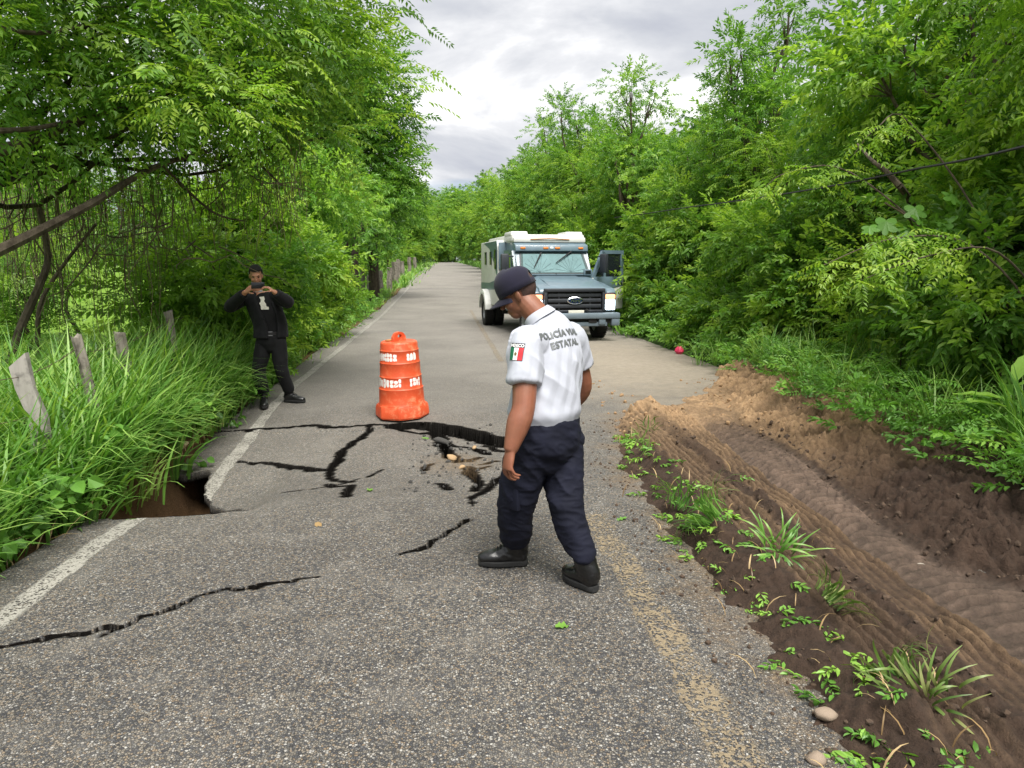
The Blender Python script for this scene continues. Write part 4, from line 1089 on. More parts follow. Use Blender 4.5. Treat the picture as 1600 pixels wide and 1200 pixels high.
    for i, (n_, c) in enumerate((('badge_green', (.005, .13, .06)), ('badge_white', (.78, .78, .76)), ('badge_red', (.62, .02, .03)))):
        x0 = -W2 + i * 2 * W2 / 3; project(rect_mesh(x0, -H2, x0 + 2 * W2 / 3, H2), oc, bx, by, bz, bv, .0045, 'flag_band', pm(n_, c), bp)
    N = 14; project(rect_mesh(0, 0, 0, 0, [(.0075 * math.cos(2 * math.pi * k / N), .009 * math.sin(2 * math.pi * k / N)) for k in range(N)]), oc, bx, by, bz, bv, .0062, 'flag_emblem', pm('emblem_brown', (.16, .10, .04)), bp)
    project(text_mesh('MEXICO', .020, 0, .0008), oc + by * (H2 + .010), bx, by, bz, bv, .005, 'badge_lettering', pm('badge_thread_white', (.75, .75, .75)), bp)
    # trousers
    m = MB()
    limb(m, [A(852, 650, 3.63), A(851, 672, 3.63), A(851, 700, 3.63), A(851, 722, 3.62)], [(.186, .150), (.197, .165), (.190, .165), (.13, .12)], L, 26, 4, (.05, .5))
    limb(m, [lHip + np.array((0, 0, .06)), lHip, lHip * .5 + lK * .5, lK, lK * .5 + lAn * .5, lAn + np.array((0, 0, .035)), lAn + np.array((0, 0, .005))], [(.105, .125), (.105, .128), (.098, .110), (.085, .091), (.079, .085), (.068, .074), (.059, .062)], L, 24, 5, (.4, .1))
    limb(m, [rHip + np.array((0, 0, .06)), rHip, rHip * .5 + rK * .5, rK, rK * .5 + rAn * .5, rAn + np.array((0, 0, .050)), rAn + np.array((0, 0, .02))], [(.102, .122), (.102, .126), (.092, .104), (.077, .084), (.069, .075), (.062, .067), (.056, .058)], L, 24, 5, (.4, .1))
    def ft(co, no):
        z = co[:, 2]; lowk = np.clip(1 - z / .75, 0, 1)
        a = vn3(np.stack([co[:, 0] * 7, co[:, 1] * 7, z * 15], -1), 21); a = 1 - np.abs(2 * a - 1) * 2.1
        b = vn3(np.stack([co[:, 0] * 12 + z * 8, co[:, 1] * 12 - z * 5, z * 5], -1), 27); b = 1 - np.abs(2 * b - 1) * 2.1
        c = vn3(np.stack([co[:, 0] * 26, co[:, 1] * 26, z * 34], -1), 29); c = 1 - np.abs(2 * c - 1) * 2.1
        return .008 * a * (.3 + lowk) + .011 * b + .0045 * c
    tr = fuse(m, 'trousers', M_NAVY, .006, 26, body, ft)
    m = MB(); pk = lHip * .3 + lK * .7 + L * .080; m.box(pk + np.array((0, 0, -.02)), (.03, .14, .15), Matrix.Rotation(math.atan2(L[1], L[0]), 3, 'Z'), .008); m.build('cargo_pocket', M_NAVY, tr)
    m = MB(); R = []
    for z_, r_ in ((-.016, 1.0), (-.014, 1.02), (.016, 1.02), (.018, 1.0)): R.append([np.asarray(A(851.5, 660, 3.63)) + (L * math.cos(t) * .192 + f * math.sin(t) * .158) * r_ + np.array((0, 0, z_)) for t in np.linspace(0, 2 * math.pi, 40, endpoint=False)])
    m.rings(R); m.build('belt', M_BOOT, tr)
    # boots
    g = lambda px, py, dz=0: np.array((*gp(px, py)[:2], gp(px, py)[2] + .012 + dz))
    boot('boot', g(824, 884), g(749, 884), lAn + np.array((0, 0, .07)), body, s=1.08, shaft_r=.056)
    boot('boot', g(931, 928), g(884, 903), rAn + np.array((0, 0, .06)), body, s=1.08, shaft_r=.054)
    # cap
    m = MB(); R = []; nth, nph = 14, 48
    cC = P(-.008, 0, .040)
    for i in range(nth + 1):
        th = math.pi / 2 * (1 - i / nth) * 1.0; R.append([])
        for k in range(nph):
            a = 2 * math.pi * k / nph; ch, cl = math.cos(a), math.sin(a); z = math.sin(math.pi / 2 - th)
            rr = math.cos(math.pi / 2 - th) ** .8
            R[-1].append(cC + h * ch * .106 * rr + l * cl * .090 * rr + u * (.094 * z ** .85 + .012 * max(0, ch) * z) if i < nth else cC + u * .096 + h * ch * .001 + l * cl * .001)
    # lower the rim a little, front and back
    R.insert(0, [cC + h * math.cos(2 * math.pi * k / nph) * .107 + l * math.sin(2 * math.pi * k / nph) * .091 - u * .028 for k in range(nph)])
    m.rings(R, cap=False); hb = m.bm; hb.faces.ensure_lookup_table(); rem = []
    for fc in hb.faces:
        c_ = np.array(fc.calc_center_median()) - np.asarray(cC); x, y, z = c_ @ h, c_ @ l, c_ @ u
        if x < -.05 and math.hypot(y, (z + .004) * .95) < .040 and z > -.004: rem.append(fc)
    bmesh.ops.delete(hb, geom=rem, context='FACES')
    so = m.build('cap', M_CAP, body, smooth=True, angle=1.2); sm = so.modifiers.new('t', 'SOLIDIFY'); sm.thickness = .004; sm.offset = 1
    m = MB(); G_ = []
    for j in range(9):
        v = j / 8; row = []
        for i in range(21):
            a = (-1 + 2 * i / 20) * 1.25; e = 1 - abs(a / 1.25) ** 2.6
            rr = .104 + v * .078 * max(e, 0) ; row.append(cC + h * (math.cos(a) * .104 + v * .080 * max(e, 0)) + l * math.sin(a) * .090 * (1 + .04 * v) - u * (.018 + .030 * (a / 1.25) ** 2 + .022 * v))
        G_.append(row)
    m.rings(G_, cap=False, closed=False); vz = m.build('visor', M_CAP, so, smooth=True, angle=1.5); sm = vz.modifiers.new('t', 'SOLIDIFY'); sm.thickness = .005
    m = MB(); m.cyl(cC + u * .094, cC + u * .104, .008, .006, 12); m.build('top_button', M_CAP, so)
    return body


officer()


# ---------------------------------------------------------------- man photographing with a phone
def photographer():
    g0 = gp(415, 630); Y = 9.05; A = lambda px, py, dy=0: at(px, py, Y + dy)
    f = np.array((.30, -.95, 0)); L = np.array((.95, .30, 0))    # L = towards his left (image right)
    pel = A(424, 528); waist = A(423, 508); chest = A(412, 478); nk = A(404, 458); C = A(400, 431, -.03)
    m = MB()
    limb(m, [A(424, 535), waist, chest, A(407, 464), nk], [(.14, .10), (.14, .095), (.165, .105), (.14, .085), (.06, .06)], L)
    limb(m, [A(406, 463), A(402, 452, -.01), C], [.058, .056, .056], L)
    P, h, l, u = head(m, C, np.array((.22, -.93, -.32)), np.array((.03, -.3, .95)), .93)
    aS, aE, aW = A(378, 467), A(359, 479, -.16), A(384, 456, -.38); bS, bE, bW = A(433, 464), A(450, 472, -.18), A(428, 456, -.38)
    for S, E, W_ in ((aS, aE, aW), (bS, bE, bW)): limb(m, [chest * .3 + S * .7, S, S * .5 + E * .5, E, E * .5 + W_ * .5, W_], [.05, .055, .05, .042, .04, .028], L, 16)
    ph = A(403, 446, -.43)
    hand(m, aW, ph + np.array((-.055, 0, .0)) - aW, np.array((.35, -.5, .2)) * -1 + np.array((.8, 0, 0)), np.array((0, -.2, -1)), .175, ((.5, .7, .5), (.55, .75, .5), (.6, .8, .5), (.65, .8, .5)), (.1, .2, .2))
    hand(m, bW, ph + np.array((.055, 0, .02)) - bW, np.array((-.8, -.2, 0)), np.array((0, -.2, -1)), .175, ((.35, .6, .5), (.4, .7, .5), (.45, .8, .5), (.5, .8, .5)), (.1, .2, .2))
    aH, aK, aA = A(413, 535), A(404, 580, -.05), A(412, 618, -.08); bH, bK, bA = A(434, 535), A(440, 578, .0), A(452, 613, .12)
    for Hp, K, An in ((aH, aK, aA), (bH, bK, bA)): limb(m, [Hp + np.array((0, 0, .05)), Hp, K, K * .6 + An * .4, An], [.08, .08, .055, .045, .026], L, 16)
    body = fuse(m, 'person', M_SKIN2, .005, 3, None, None, .3, label='person in black jacket and trousers raising a phone at the road edge', cat='person')
    # hair
    m = MB(); ball(m, P(-.018, 0, .044), (h, l, u), (.104 * .95, .084 * .95, .098 * .95), 26)
    for v in list(m.bm.verts):
        q = np.array(v.co) - P(0, 0, 0)
        if (q @ h > .035 and q @ u < .062) or (q @ h > -.015 and q @ u < .018) or q @ u < -.05: m.bm.verts.remove(v)
    hr = m.build('hair', M_HAIR, body, smooth=True); sm = hr.modifiers.new('t', 'SOLIDIFY'); sm.thickness = .010; sm.offset = -.4
    hm = Mat('x'); 
    for q in (-1, 1):
        m = MB(); ball(m, P(.076, q * .030, .004), (h, l, u), (.008, .013, .0055), 12); m.build('eye', M_HAIR, body, smooth=True)
        m = MB(); m.tube([P(.080, q * .014, .024), P(.084, q * .030, .030), P(.070, q * .048, .024)], [.004, .005, .003], 6); m.build('eyebrow', M_HAIR, body, smooth=True)
    bpy.data.materials.remove(hm.m)
    # tee, trousers
    m = MB(); limb(m, [A(424, 530), waist, chest, A(408, 466), A(405, 460)], [(.158, .115), (.158, .115), (.18, .122), (.155, .10), (.075, .07)], L, 24, 4, (.1, .2))
    tee = fuse(m, 't_shirt', M_BLACKC, .007, 3, body, folds(.005, 12, (1, 1, .5), 31)); bv = bvh_of(tee)
    m = MB(); limb(m, [A(424, 522), A(424, 534), A(424, 545)], [(.165, .12), (.172, .125), (.12, .10)], L, 22, 4, (.1, .4))
    for Hp, K, An in ((aH, aK, aA), (bH, bK, bA)): limb(m, [Hp + np.array((0, 0, .05)), Hp, Hp * .5 + K * .5, K, K * .5 + An * .5, An + np.array((0, 0, .03))], [(.095, .105), (.098, .108), (.09, .095), (.078, .082), (.072, .08), (.066, .074)], L, 20, 4, (.4, .1))
    tr = fuse(m, 'trousers', M_BLACKC, .007, 3, body, folds(.009, 10, (1, 1, .7), 33))
    m = MB(); R = [[np.asarray(A(424, 520)) + L * math.cos(t) * .172 * r_ + f * math.sin(t) * .128 * r_ + np.array((0, 0, z_)) for t in np.linspace(0, 2 * math.pi, 36, endpoint=False)] for z_, r_ in ((-.02, 1), (-.018, 1.02), (.018, 1.02), (.02, 1))]
    m.rings(R); be = m.build('belt', M_BOOT, tr)
    m = MB(); bc = np.asarray(A(420, 520)) + f * .135; rot = Matrix.Rotation(math.atan2(L[1], L[0]), 3, 'Z')
    for dx, dz, sx, sz in ((-.03, 0, .008, .05), (.03, 0, .008, .05), (0, .022, .06, .008), (0, -.022, .06, .008)): m.box(bc + L * dx + np.array((0, 0, dz)), (sx, .008, sz), rot)
    m.build('buckle', M_BUCK, be)
    # jacket, open at the front
    m = MB(); R = []; ctl = cr([list(A(424, 527)) + [.205, .160], list(A(422, 505)) + [.198, .150], list(A(414, 482)) + [.205, .150], list(A(408, 466)) + [.180, .120], list(A(405, 458)) + [.105, .085]], 6)
    for row in ctl:
        c_ = row[:3]; a_, b_ = row[3], row[4]; g1 = np.interp(c_[2], [A(424, 527)[2], A(414, 482)[2], A(405, 458)[2]], [.26, .42, .45]); ths = np.linspace(math.pi / 2 + g1 * .9, math.pi / 2 + 2 * math.pi - g1 * 1.25, 40)
        o_ = [c_ + L * a_ * math.cos(t) + f * b_ * math.sin(t) for t in ths]; i_ = [c_ + L * (a_ - .024) * math.cos(t) + f * (b_ - .024) * math.sin(t) for t in ths[::-1]]
        R.append(o_ + i_)
    m.rings(R)
    for S, E, W_ in ((aS, aE, aW), (bS, bE, bW)):
        w2 = W_ + (E - W_) * .12; limb(m, [chest * .35 + S * .65 + np.array((0, 0, .02)), S, S * .5 + E * .5, E, E * .5 + w2 * .5, w2], [(.075, .08), (.082, .088), (.078, .082), (.070, .072), (.062, .062), (.050, .050)], L, 18, 4, (.3, .05))
    jk = fuse(m, 'jacket', M_JACK, .0085, 2, body, folds(.008, 11, (1, 1, .8), 36))
    m = MB(); R = []
    for r_, z_ in ((.088, -.03), (.082, .015), (.070, .035), (.066, .03), (.072, -.01)):
        R.append([np.asarray(A(404.5, 459)) + L * math.cos(t) * r_ * 1.1 + f * math.sin(t) * r_ + np.array((0, 0, z_ - .02 * max(0, math.sin(t)))) for t in np.linspace(math.pi / 2 + .6, math.pi / 2 + 2 * math.pi - .6, 30)])
    m.rings(R, cap=False, closed=False); c_ = m.build('collar', M_JACK, jk, smooth=True); c_.modifiers.new('t', 'SOLIDIFY').thickness = .008
    # pale print on the tee
    sc = .0082; shp = [(-8, 11), (3, 12), (4, 6), (2, 3), (6, -3), (7, -8), (12, -9), (12, -14), (-6, -14), (-6, -7), (-9, -1), (-6, 1), (-5, 5)]
    project(rect_mesh(0, 0, 0, 0, [(x * sc * .62, y * sc * .74) for x, y in shp]), A(411, 472.5, -.1), L, np.array((0, 0, 1.)), f, bv, .012, 'shirt_print', simple('pale_print', (.62, .60, .52), .8, .12, 40), tee)
    m = MB(); limb(m, [A(404, 457, -.02), A(404, 455, -.045)], [(.052, .03), (.045, .02)], L, 16, 3); m.build('inner_collar', simple('grey_collar', (.28, .31, .33), .8, .2), tee, smooth=True)
    g = lambda px, py: np.array((*gp(px, py)[:2], gp(px, py)[2] + .012))
    a0 = aA[:2]; za = float(roadz(*a0)) + .012
    boot('boot', np.array((aA[0] - .02, aA[1] + .07, za)), np.array((aA[0] + .05, aA[1] - .20, za)), aA + np.array((0, 0, .03)), body, s=1.0, shaft_r=.05)
    zb = float(roadz(*bA[:2])) + .012
    boot('boot', np.array((bA[0] - .07, bA[1] + .02, zb)), np.array((bA[0] + .20, bA[1] - .06, zb)), bA + np.array((0, 0, .03)), body, s=1.0, shaft_r=.05)
    # phone held in both hands: a thing of its own
    t = empty('phone', ph, math.atan2(f[1], f[0]) + math.pi / 2, label='black mobile phone held sideways in front of the face', cat='phone')
    m = MB(); m.box((0, 0, 0), (.150, .009, .074), None, .004); m.build('case', M_PHONE, t)
    m = MB(); m.box((.05, -.006, .018), (.032, .004, .030), None, .0015); m.build('camera_bump', M_TINT, t)
    return body


photographer()

# ================================================================ VEGETATION
M_LEAF_A = leaf_mat('leaf_dark_pinnate', (.055, .120, .026), (.135, .270, .042), (.34, .48, .075))
M_LEAF_B = leaf_mat('leaf_fresh_green', (.062, .145, .032), (.150, .310, .055), (.34, .50, .085))
M_LEAF_C = leaf_mat('leaf_thicket', (.060, .130, .028), (.140, .285, .046), (.34, .48, .075))
M_LEAF_D = leaf_mat('leaf_yellow_green', (.11, .21, .028), (.21, .37, .045), (.40, .52, .08))
M_GRASS = leaf_mat('grass_blades', (.055, .135, .026), (.13, .29, .05), (.31, .46, .11), .34)
M_GRASSD = leaf_mat('wilted_blades', (.05, .10, .02), (.12, .20, .04), (.30, .30, .12), .25)
M_WEED = leaf_mat('broad_weed_leaf', (.075, .18, .03), (.15, .33, .052), (.29, .48, .08), .34)
M_STRAW = leaf_mat('dry_straw', (.14, .085, .035), (.30, .20, .09), (.45, .33, .17), .1)
M_BARK = wood_mat('grey_brown_bark', (.055, .042, .03), (.15, .12, .09)); M_BARKD = wood_mat('dark_bark', (.028, .022, .016), (.075, .06, .045))
M_VINE = simple('dry_vine', (.10, .075, .045), .9, .4, 5)
Rg = np.random.RandomState


def leaf_quads(base, d, nrm, L, Wd, fold=.15, flat_leaf=False):
    """rhombic leaves: arrays of base points, directions, normals -> verts (n,4,3)"""
    d = d / np.linalg.norm(d, axis=1)[:, None]; s = np.cross(d, nrm); s /= np.linalg.norm(s, axis=1)[:, None] + 1e-9; up = np.cross(s, d)
    L = np.asarray(L).reshape(-1, 1); Wd = np.asarray(Wd).reshape(-1, 1)
    tip = base + d * L - up * L * .12; a = d * L * .30 + up * Wd * fold; b = d * L * .68 + up * Wd * fold * .7
    if flat_leaf: return np.stack([base, base + d * L * .42 + s * Wd * .5 + up * Wd * fold, tip, base + d * L * .42 - s * Wd * .5 + up * Wd * fold], 1)
    h1 = np.stack([base, base + a + s * Wd * .48, base + b + s * Wd * .40, tip], 1); h2 = np.stack([tip, base + b - s * Wd * .40, base + a - s * Wd * .48, base], 1)
    return np.concatenate([h1, h2], 1).reshape(-1, 4, 3)


def spray(kind, rg):
    """local sprig along +x, z up"""
    if kind == 'pinnate':
        n = rg.randint(6, 9); t = np.repeat(np.linspace(.12, 1, n), 2); sd = np.tile((1, -1), n); Lr = .34
        b = np.stack([t * Lr, sd * .004, -.22 * Lr * t ** 2], -1); d = np.stack([.55 + .25 * t, sd * 1.0, -.28 - .3 * t], -1) + rg.randn(2 * n, 3) * .10
        b = np.concatenate([b, [[Lr, 0, -.22 * Lr]]]); d = np.concatenate([d, [[1, 0, -.5]]]); k = len(b)
        l = np.append(.088 * (1 - .35 * t), .075) * rg.uniform(.85, 1.15, k); w = l * .40
        nr = np.tile((0, 0, 1.), (k, 1)) + rg.randn(k, 3) * .22
    elif kind in ('simple', 'simple_far'):
        k = rg.randint(11, 15); t = np.linspace(.08, 1, k); a = np.arange(k) * 2.4 + rg.rand() * 6; Lr = .30
        b = np.stack([t * Lr, .01 * np.cos(a), -.15 * Lr * t ** 2], -1); d = np.stack([.5 + .4 * t, np.cos(a) * .9, np.sin(a) * .45 - .25], -1) + rg.randn(k, 3) * .15
        l = rg.uniform(.085, .13, k); w = l * .44; nr = np.tile((0, 0, 1.), (k, 1)) + rg.randn(k, 3) * .35
    elif kind == 'droop':
        k = rg.randint(9, 12); a = rg.rand(k) * 6.28; b = np.stack([.04 + .10 * rg.rand(k), .02 * np.cos(a), 0 * a], -1)
        d = np.stack([.35 + .5 * np.cos(a) * .7, np.sin(a) * .9, -.75 + 0 * a], -1) + rg.randn(k, 3) * .15; l = rg.uniform(.13, .20, k); w = l * .30; nr = d * 0 + (0.4, 0, 1.) + rg.randn(k, 3) * .2
    else:   # 'heart' vine leaf cluster
        k = rg.randint(7, 10); t = np.linspace(0, 1, k); a = np.arange(k) * 2.2; b = np.stack([t * .35, .05 * np.cos(a), .03 * np.sin(a) - .1 * t], -1); d = np.stack([.3 + 0 * t, np.cos(a) * .6, -.7 + 0 * t], -1) + rg.randn(k, 3) * .25
        l = rg.uniform(.09, .14, k); w = l * .85; nr = np.tile((.3, 0, 1.), (k, 1)) + rg.randn(k, 3) * .4
    return leaf_quads(b, d, nr, l, w, .15, kind in ('pinnate', 'simple_far', 'droop'))


SPR = {k: [spray(k, Rg(i * 7 + len(k))) for i in range(6)] for k in ('pinnate', 'simple', 'simple_far', 'droop', 'heart')}


def put_sprays(kind, pos, dirs, scale, tint, rg):
    """-> verts, quads, tint"""
    V = []; T = []; N = len(pos); ch = rg.randint(0, 6, N)
    d = dirs / (np.linalg.norm(dirs, axis=1)[:, None] + 1e-9); up = np.tile((0, 0, 1.), (N, 1)) + rg.randn(N, 3) * .35
    s = np.cross(up, d); s /= np.linalg.norm(s, axis=1)[:, None] + 1e-9; u = np.cross(d, s)
    for c in range(6):
        m = ch == c
        if not m.any(): continue
        t = SPR[kind][c].reshape(-1, 3)
        w = (t[None, :, 0, None] * d[m][:, None] + t[None, :, 1, None] * s[m][:, None] + t[None, :, 2, None] * u[m][:, None]) * scale[m][:, None, None] + pos[m][:, None]
        V.append(w.reshape(-1, 3)); tt = np.repeat(tint[m][:, None], len(t), 1); lf = np.repeat(rg.rand(m.sum(), len(t) // 4), 4, 1)
        T.append((tt + (lf - .5) * .16).ravel())
    V = np.concatenate(V); T = np.clip(np.concatenate(T), 0, 1)
    return V, np.arange(len(V)).reshape(-1, 4), T


def crown(lobes, clumps, sprays, clump_r, kind, rg, scale=1.0, low=-.5, flat_=.6, shell=.55):
    """lobes -> clumps on their shells -> sprays round every clump; also returns the clump centres"""
    PP = []; DD = []; TT = []; CC = []; SS = []
    for li, (c, r) in enumerate(lobes):
        c = np.asarray(c, float); r = np.ones(3) * r if not hasattr(r, '__len__') else np.asarray(r, float)
        n = max(3, int(clumps * (r.mean() / np.mean([np.mean(q[1]) for q in lobes])) ** 1.7))
        v = rg.randn(n * 3, 3); v /= np.linalg.norm(v, axis=1)[:, None]; v = v[v[:, 2] > low][:n]; rad = rg.uniform(shell, 1.05, len(v)) ** .8
        cc = c + v * r * rad[:, None]; CC.append(np.concatenate([cc, np.full((len(cc), 1), li)], 1)); base_t = rg.uniform(-.12, .12)
        for q, o in zip(cc, v):
            k = max(2, int(sprays * rg.uniform(.55, 1.45))); off = rg.randn(k, 3) * clump_r * np.array((1, 1, flat_)); PP.append(q + off)
            DD.append(o * .75 + off / clump_r * .5 + rg.randn(k, 3) * .3 + np.array((0, 0, -.12)))
            TT.append(np.clip(np.full(k, .56 + base_t + rg.uniform(-.32, .36)) + rg.uniform(-.12, .12, k), 0, 1)); SS.append(rg.uniform(.75, 1.25, k) * scale)
    v, f, t = put_sprays(kind, np.concatenate(PP), np.concatenate(DD), np.concatenate(SS), np.concatenate(TT), rg)
    return v, f, t, np.concatenate(CC)


def wood(m, base, joint, lobes, CC, r0, rg, twigs=6, n=7):
    """trunk to the joint, a limb to every lobe, twigs to some clumps"""
    base = np.asarray(base, float); joint = np.asarray(joint, float)
    P = [base, base * .66 + joint * .34 + rg.randn(3) * .06 * np.linalg.norm(joint - base) ** .5, base * .3 + joint * .7 + rg.randn(3) * .05, joint]
    m.tube(cr(P, 3), np.linspace(r0, r0 * .72, 10), n + 2)
    for li, (c, r) in enumerate(lobes):
        c = np.asarray(c, float); d = c - joint; q = [joint - d * .02, joint + d * .35 + rg.randn(3) * .08 * np.linalg.norm(d) + (0, 0, .04 * np.linalg.norm(d)), joint + d * .7 + rg.randn(3) * .05 * np.linalg.norm(d), c]
        m.tube(cr(q, 3), np.linspace(r0 * .50, r0 * .16, 10), n)
        sub = CC[CC[:, 3] == li][:, :3]
        for s_ in sub[:twigs]:
            a = np.asarray(q[2]) * .5 + c * .5; m.tube([a, a * .45 + s_ * .55 + rg.randn(3) * .05, s_], [r0 * .14, r0 * .09, r0 * .03], 4)


def tree_meshes(lobes, base, joint, r0, seed, kind, leafm, barkm, clumps, sprays, clump_r, scale=1.0, twigs=6, **kw):
    rg = Rg(seed); v, f, t, CC = crown(lobes, clumps, sprays, clump_r, kind, rg, scale, **kw)
    m = MB(); wood(m, base, joint, lobes, CC, r0, rg, twigs)
    return npmesh('crown', v, f, leafm, False, {'tint': t}), m.mesh('trunk', barkm, True, 1.0)


def place_tree(name, label, meshes, loc=(0, 0, 0), rz=0.0, s=1.0, group=None, cat='tree', sz=None):
    t = empty(name, loc, rz, label=label, cat=cat, group=group); t.scale = (s, s, sz or s)
    for nm, me in zip(('crown', 'trunk'), meshes): link(bpy.data.objects.new(nm, me), t)
    return t


def px_lobes(L): return [(at(px, py, Y), r) for px, py, Y, r in L]


# ---- big tree leaning over the verge from the left
L1 = px_lobes([(40, 40, 7.6, 1.3), (180, 30, 8.2, 1.4), (320, 40, 8.8, 1.35), (440, 50, 9.3, 1.1), (515, 120, 9.6, .75), (440, 165, 9.2, .85), (330, 170, 8.6, .9), (215, 165, 9.0, .95), (80, 160, 8.4, 1.0), (530, 25, 9.8, .8), (250, -80, 8.4, 1.6), (430, -70, 9.2, 1.5), (70, -100, 7.4, 1.6),
               (505, 215, 9.5, .55), (390, 245, 9.1, .5), (290, 120, 7.6, .6), (-80, 120, 7.6, 1.3), (130, 90, 8.0, .8)])
tm = tree_meshes(L1, (-7.6, 9.0, -.1), at(-60, 300, 8.8), .075, 11, 'pinnate', M_LEAF_A, M_BARKD, 28, 10, .26, 1.14, 5, low=-.75, shell=.35)
big = place_tree('broadleaf_tree', 'big dark tree leaning over the verge from the left, hung with vines', tm)
m = MB()
for P, r in (([(-40, 410, 7.0), (40, 372, 7.2), (140, 320, 7.6), (240, 262, 8.2), (330, 235, 8.8)], (.06, .02)), ([(-40, 250, 7.2), (60, 215, 7.6), (165, 178, 8.2), (260, 150, 8.8)], (.06, .02)), ([(-30, 205, 6.5), (60, 200, 7.2), (170, 175, 8)], (.03, .015)), ([(-20, 40, 6.6), (60, 52, 7.0), (130, 40, 7.6)], (.025, .012)),
             ([(10, 600, 8.6), (30, 520, 8.7), (60, 450, 8.9), (75, 400, 9.2), (60, 320, 9.4)], (.055, .035)), ([(60, 560, 9.8), (62, 480, 9.8), (95, 420, 10), (150, 350, 10)], (.035, .018)), ([(255, 260, 8.6), (330, 330, 9.0), (380, 345, 9.3)], (.02, .008)), ([(360, 205, 9), (400, 250, 9.2), (440, 290, 9.4)], (.03, .01))):
    q = cr([at(*p) for p in P], 4); m.tube(q, np.linspace(r[0], r[1], len(q)), 7)
m.build('limb', M_BARK, big, smooth=True)
rg = Rg(3); m = MB()
for i in range(420):
    px = rg.uniform(-40, 470); Y = rg.uniform(8.3, 11.2); y0 = rg.uniform(215, 330) - .06 * px; p = at(px, y0, Y); Ln = rg.uniform(.5, 1.0) * (1.9 if px < 260 else 1.0); q = [p]
    for k in range(5): q.append(q[-1] + np.array((rg.randn() * .035, rg.randn() * .035, -Ln / 5)))
    m.tube(q, [.004, .004, .0035, .003, .003, .002], 3)
for i in range(60):
    px = rg.uniform(-20, 430); Y = rg.uniform(8.5, 11.5); p = at(px, rg.uniform(260, 420), Y); d = np.array((rg.randn(), rg.randn(), -.5 + rg.randn() * .5)); d /= np.linalg.norm(d); q = [p + d * k * .22 + rg.randn(3) * .05 for k in range(6)]
    m.tube(q, [.011, .010, .008, .006, .005, .003], 4)
hv = m.build('hanging_vines', M_VINE, big, smooth=True); hv['kind'] = 'stuff'
# bright sprig hanging forward
v, f, t, _ = crown(px_lobes([(330, 150, 7.2, .42), (290, 175, 7.1, .32), (370, 185, 7.2, .28)]), 9, 7, .14, 'pinnate', Rg(5), .85); t = np.clip(t + .28, 0, 1)
npobj('bright_sprig', v, f, M_LEAF_D, big, False, {'tint': t})

# ---- shrubs and trees behind the fence on the left
def bush(px, py, Y, r, seed, label, leafm=M_LEAF_B, kind='simple_far', dens=18, sp=9, sc=1.0, name='shrub', cat='shrub', group=None, drop=1.3, lob=None, low=True):
    c = at(px, py, Y); gz = tz1(c[0], Y); rg = Rg(seed); c0 = np.array((c[0], Y, gz))
    lobes = [(c, r)] + [(c + rg.randn(3) * r * np.array((.75, .5, .45)) - (0, 0, r * .25), r * rg.uniform(.5, .8)) for _ in range(lob or 4)]
    H = c[2] - gz
    if H > r * 1.2 and low: lobes += [(np.array((c[0] + rg.uniform(-.6, .6) * r, Y, gz + H * .35)), r * .8)]
    lobes = [(q - c0, rr) for q, rr in lobes]
    tm = tree_meshes(lobes, (0, 0, -.05), (0, 0, max(.25, H * .45)), .035 + .012 * r, seed, kind, leafm, M_BARKD, dens, sp, .2 * max(1, r * .8), sc, 4, low=-.7, shell=.4)
    return place_tree(name, label, tm, c0, cat=cat, group=group)


bush(330, 430, 10.6, .75, 41, 'light green bush directly left of the man in black', M_LEAF_D, dens=13)
bush(446, 418, 15.5, .65, 42, 'light green bush directly right of the man in black', M_LEAF_D, dens=26)
bush(225, 340, 14.5, .95, 43, 'dark shaded shrub deep behind the hanging vines', M_LEAF_A, 'pinnate', 26, sc=1.1)
bush(95, 335, 15.5, 1.0, 51, 'shaded treetop left of the dark shrub behind the vines', M_LEAF_A, 'pinnate', 24, sc=1.1, low=False)
bush(365, 345, 14.0, .9, 45, 'leafy shrub above the man in black', M_LEAF_D, 'simple_far', 30)
bush(480, 300, 22, 1.5, 46, 'fresh green tree between the leaning tree and the fence posts', M_LEAF_B, 'simple_far', 30, sc=1.2, name='slender_tree', cat='tree', low=False)
bush(30, 420, 12.5, .6, 44, 'shaded shrub at the far left behind the vines', M_LEAF_A, 'pinnate', 18, sc=1.0)
bush(400, 452, 11.8, .45, 48, 'low leafy weed bush behind the man in black', M_WEED, dens=20, sc=.9)
bush(484, 442, 17.5, .42, 49, 'low rounded bush along the fence right of the man', M_LEAF_D, dens=18)

# ---- crooked tree by the far posts and its tall neighbour
L2 = px_lobes([(564, 140, 33, 1.8), (524, 185, 32, 1.7), (592, 200, 34, 1.5), (484, 240, 31, 1.6), (559, 245, 33, 1.8), (602, 270, 34, 1.3), (524, 300, 32, 1.7), (584, 320, 33, 1.4), (464, 305, 31, 1.4), (619, 330, 35, 1.0), (564, 365, 32, 1.1), (514, 110, 32, 1.6), (464, 180, 31, 1.6)])
b2 = np.array((at(585, 447, 33)[0], 33, tz1(at(585, 447, 33)[0], 33)))
tm = tree_meshes([(c - b2, r) for c, r in L2], (0, 0, -.1), (-.1, 0, 4.2), .26, 21, 'simple_far', M_LEAF_B, M_BARKD, 34, 11, .5, 1.8, 5, low=-.6, shell=.4)
place_tree('broadleaf_tree', 'tall rounded tree with straight dark trunk standing at the left fence', tm, b2)
L3 = px_lobes([(470, 350, 25, .9), (510, 345, 25, .8), (550, 365, 26, .8), (440, 335, 25, .8), (575, 350, 27, .7)])
b3 = np.array((at(532, 450, 25)[0], 25, tz1(at(532, 450, 25)[0], 25)))
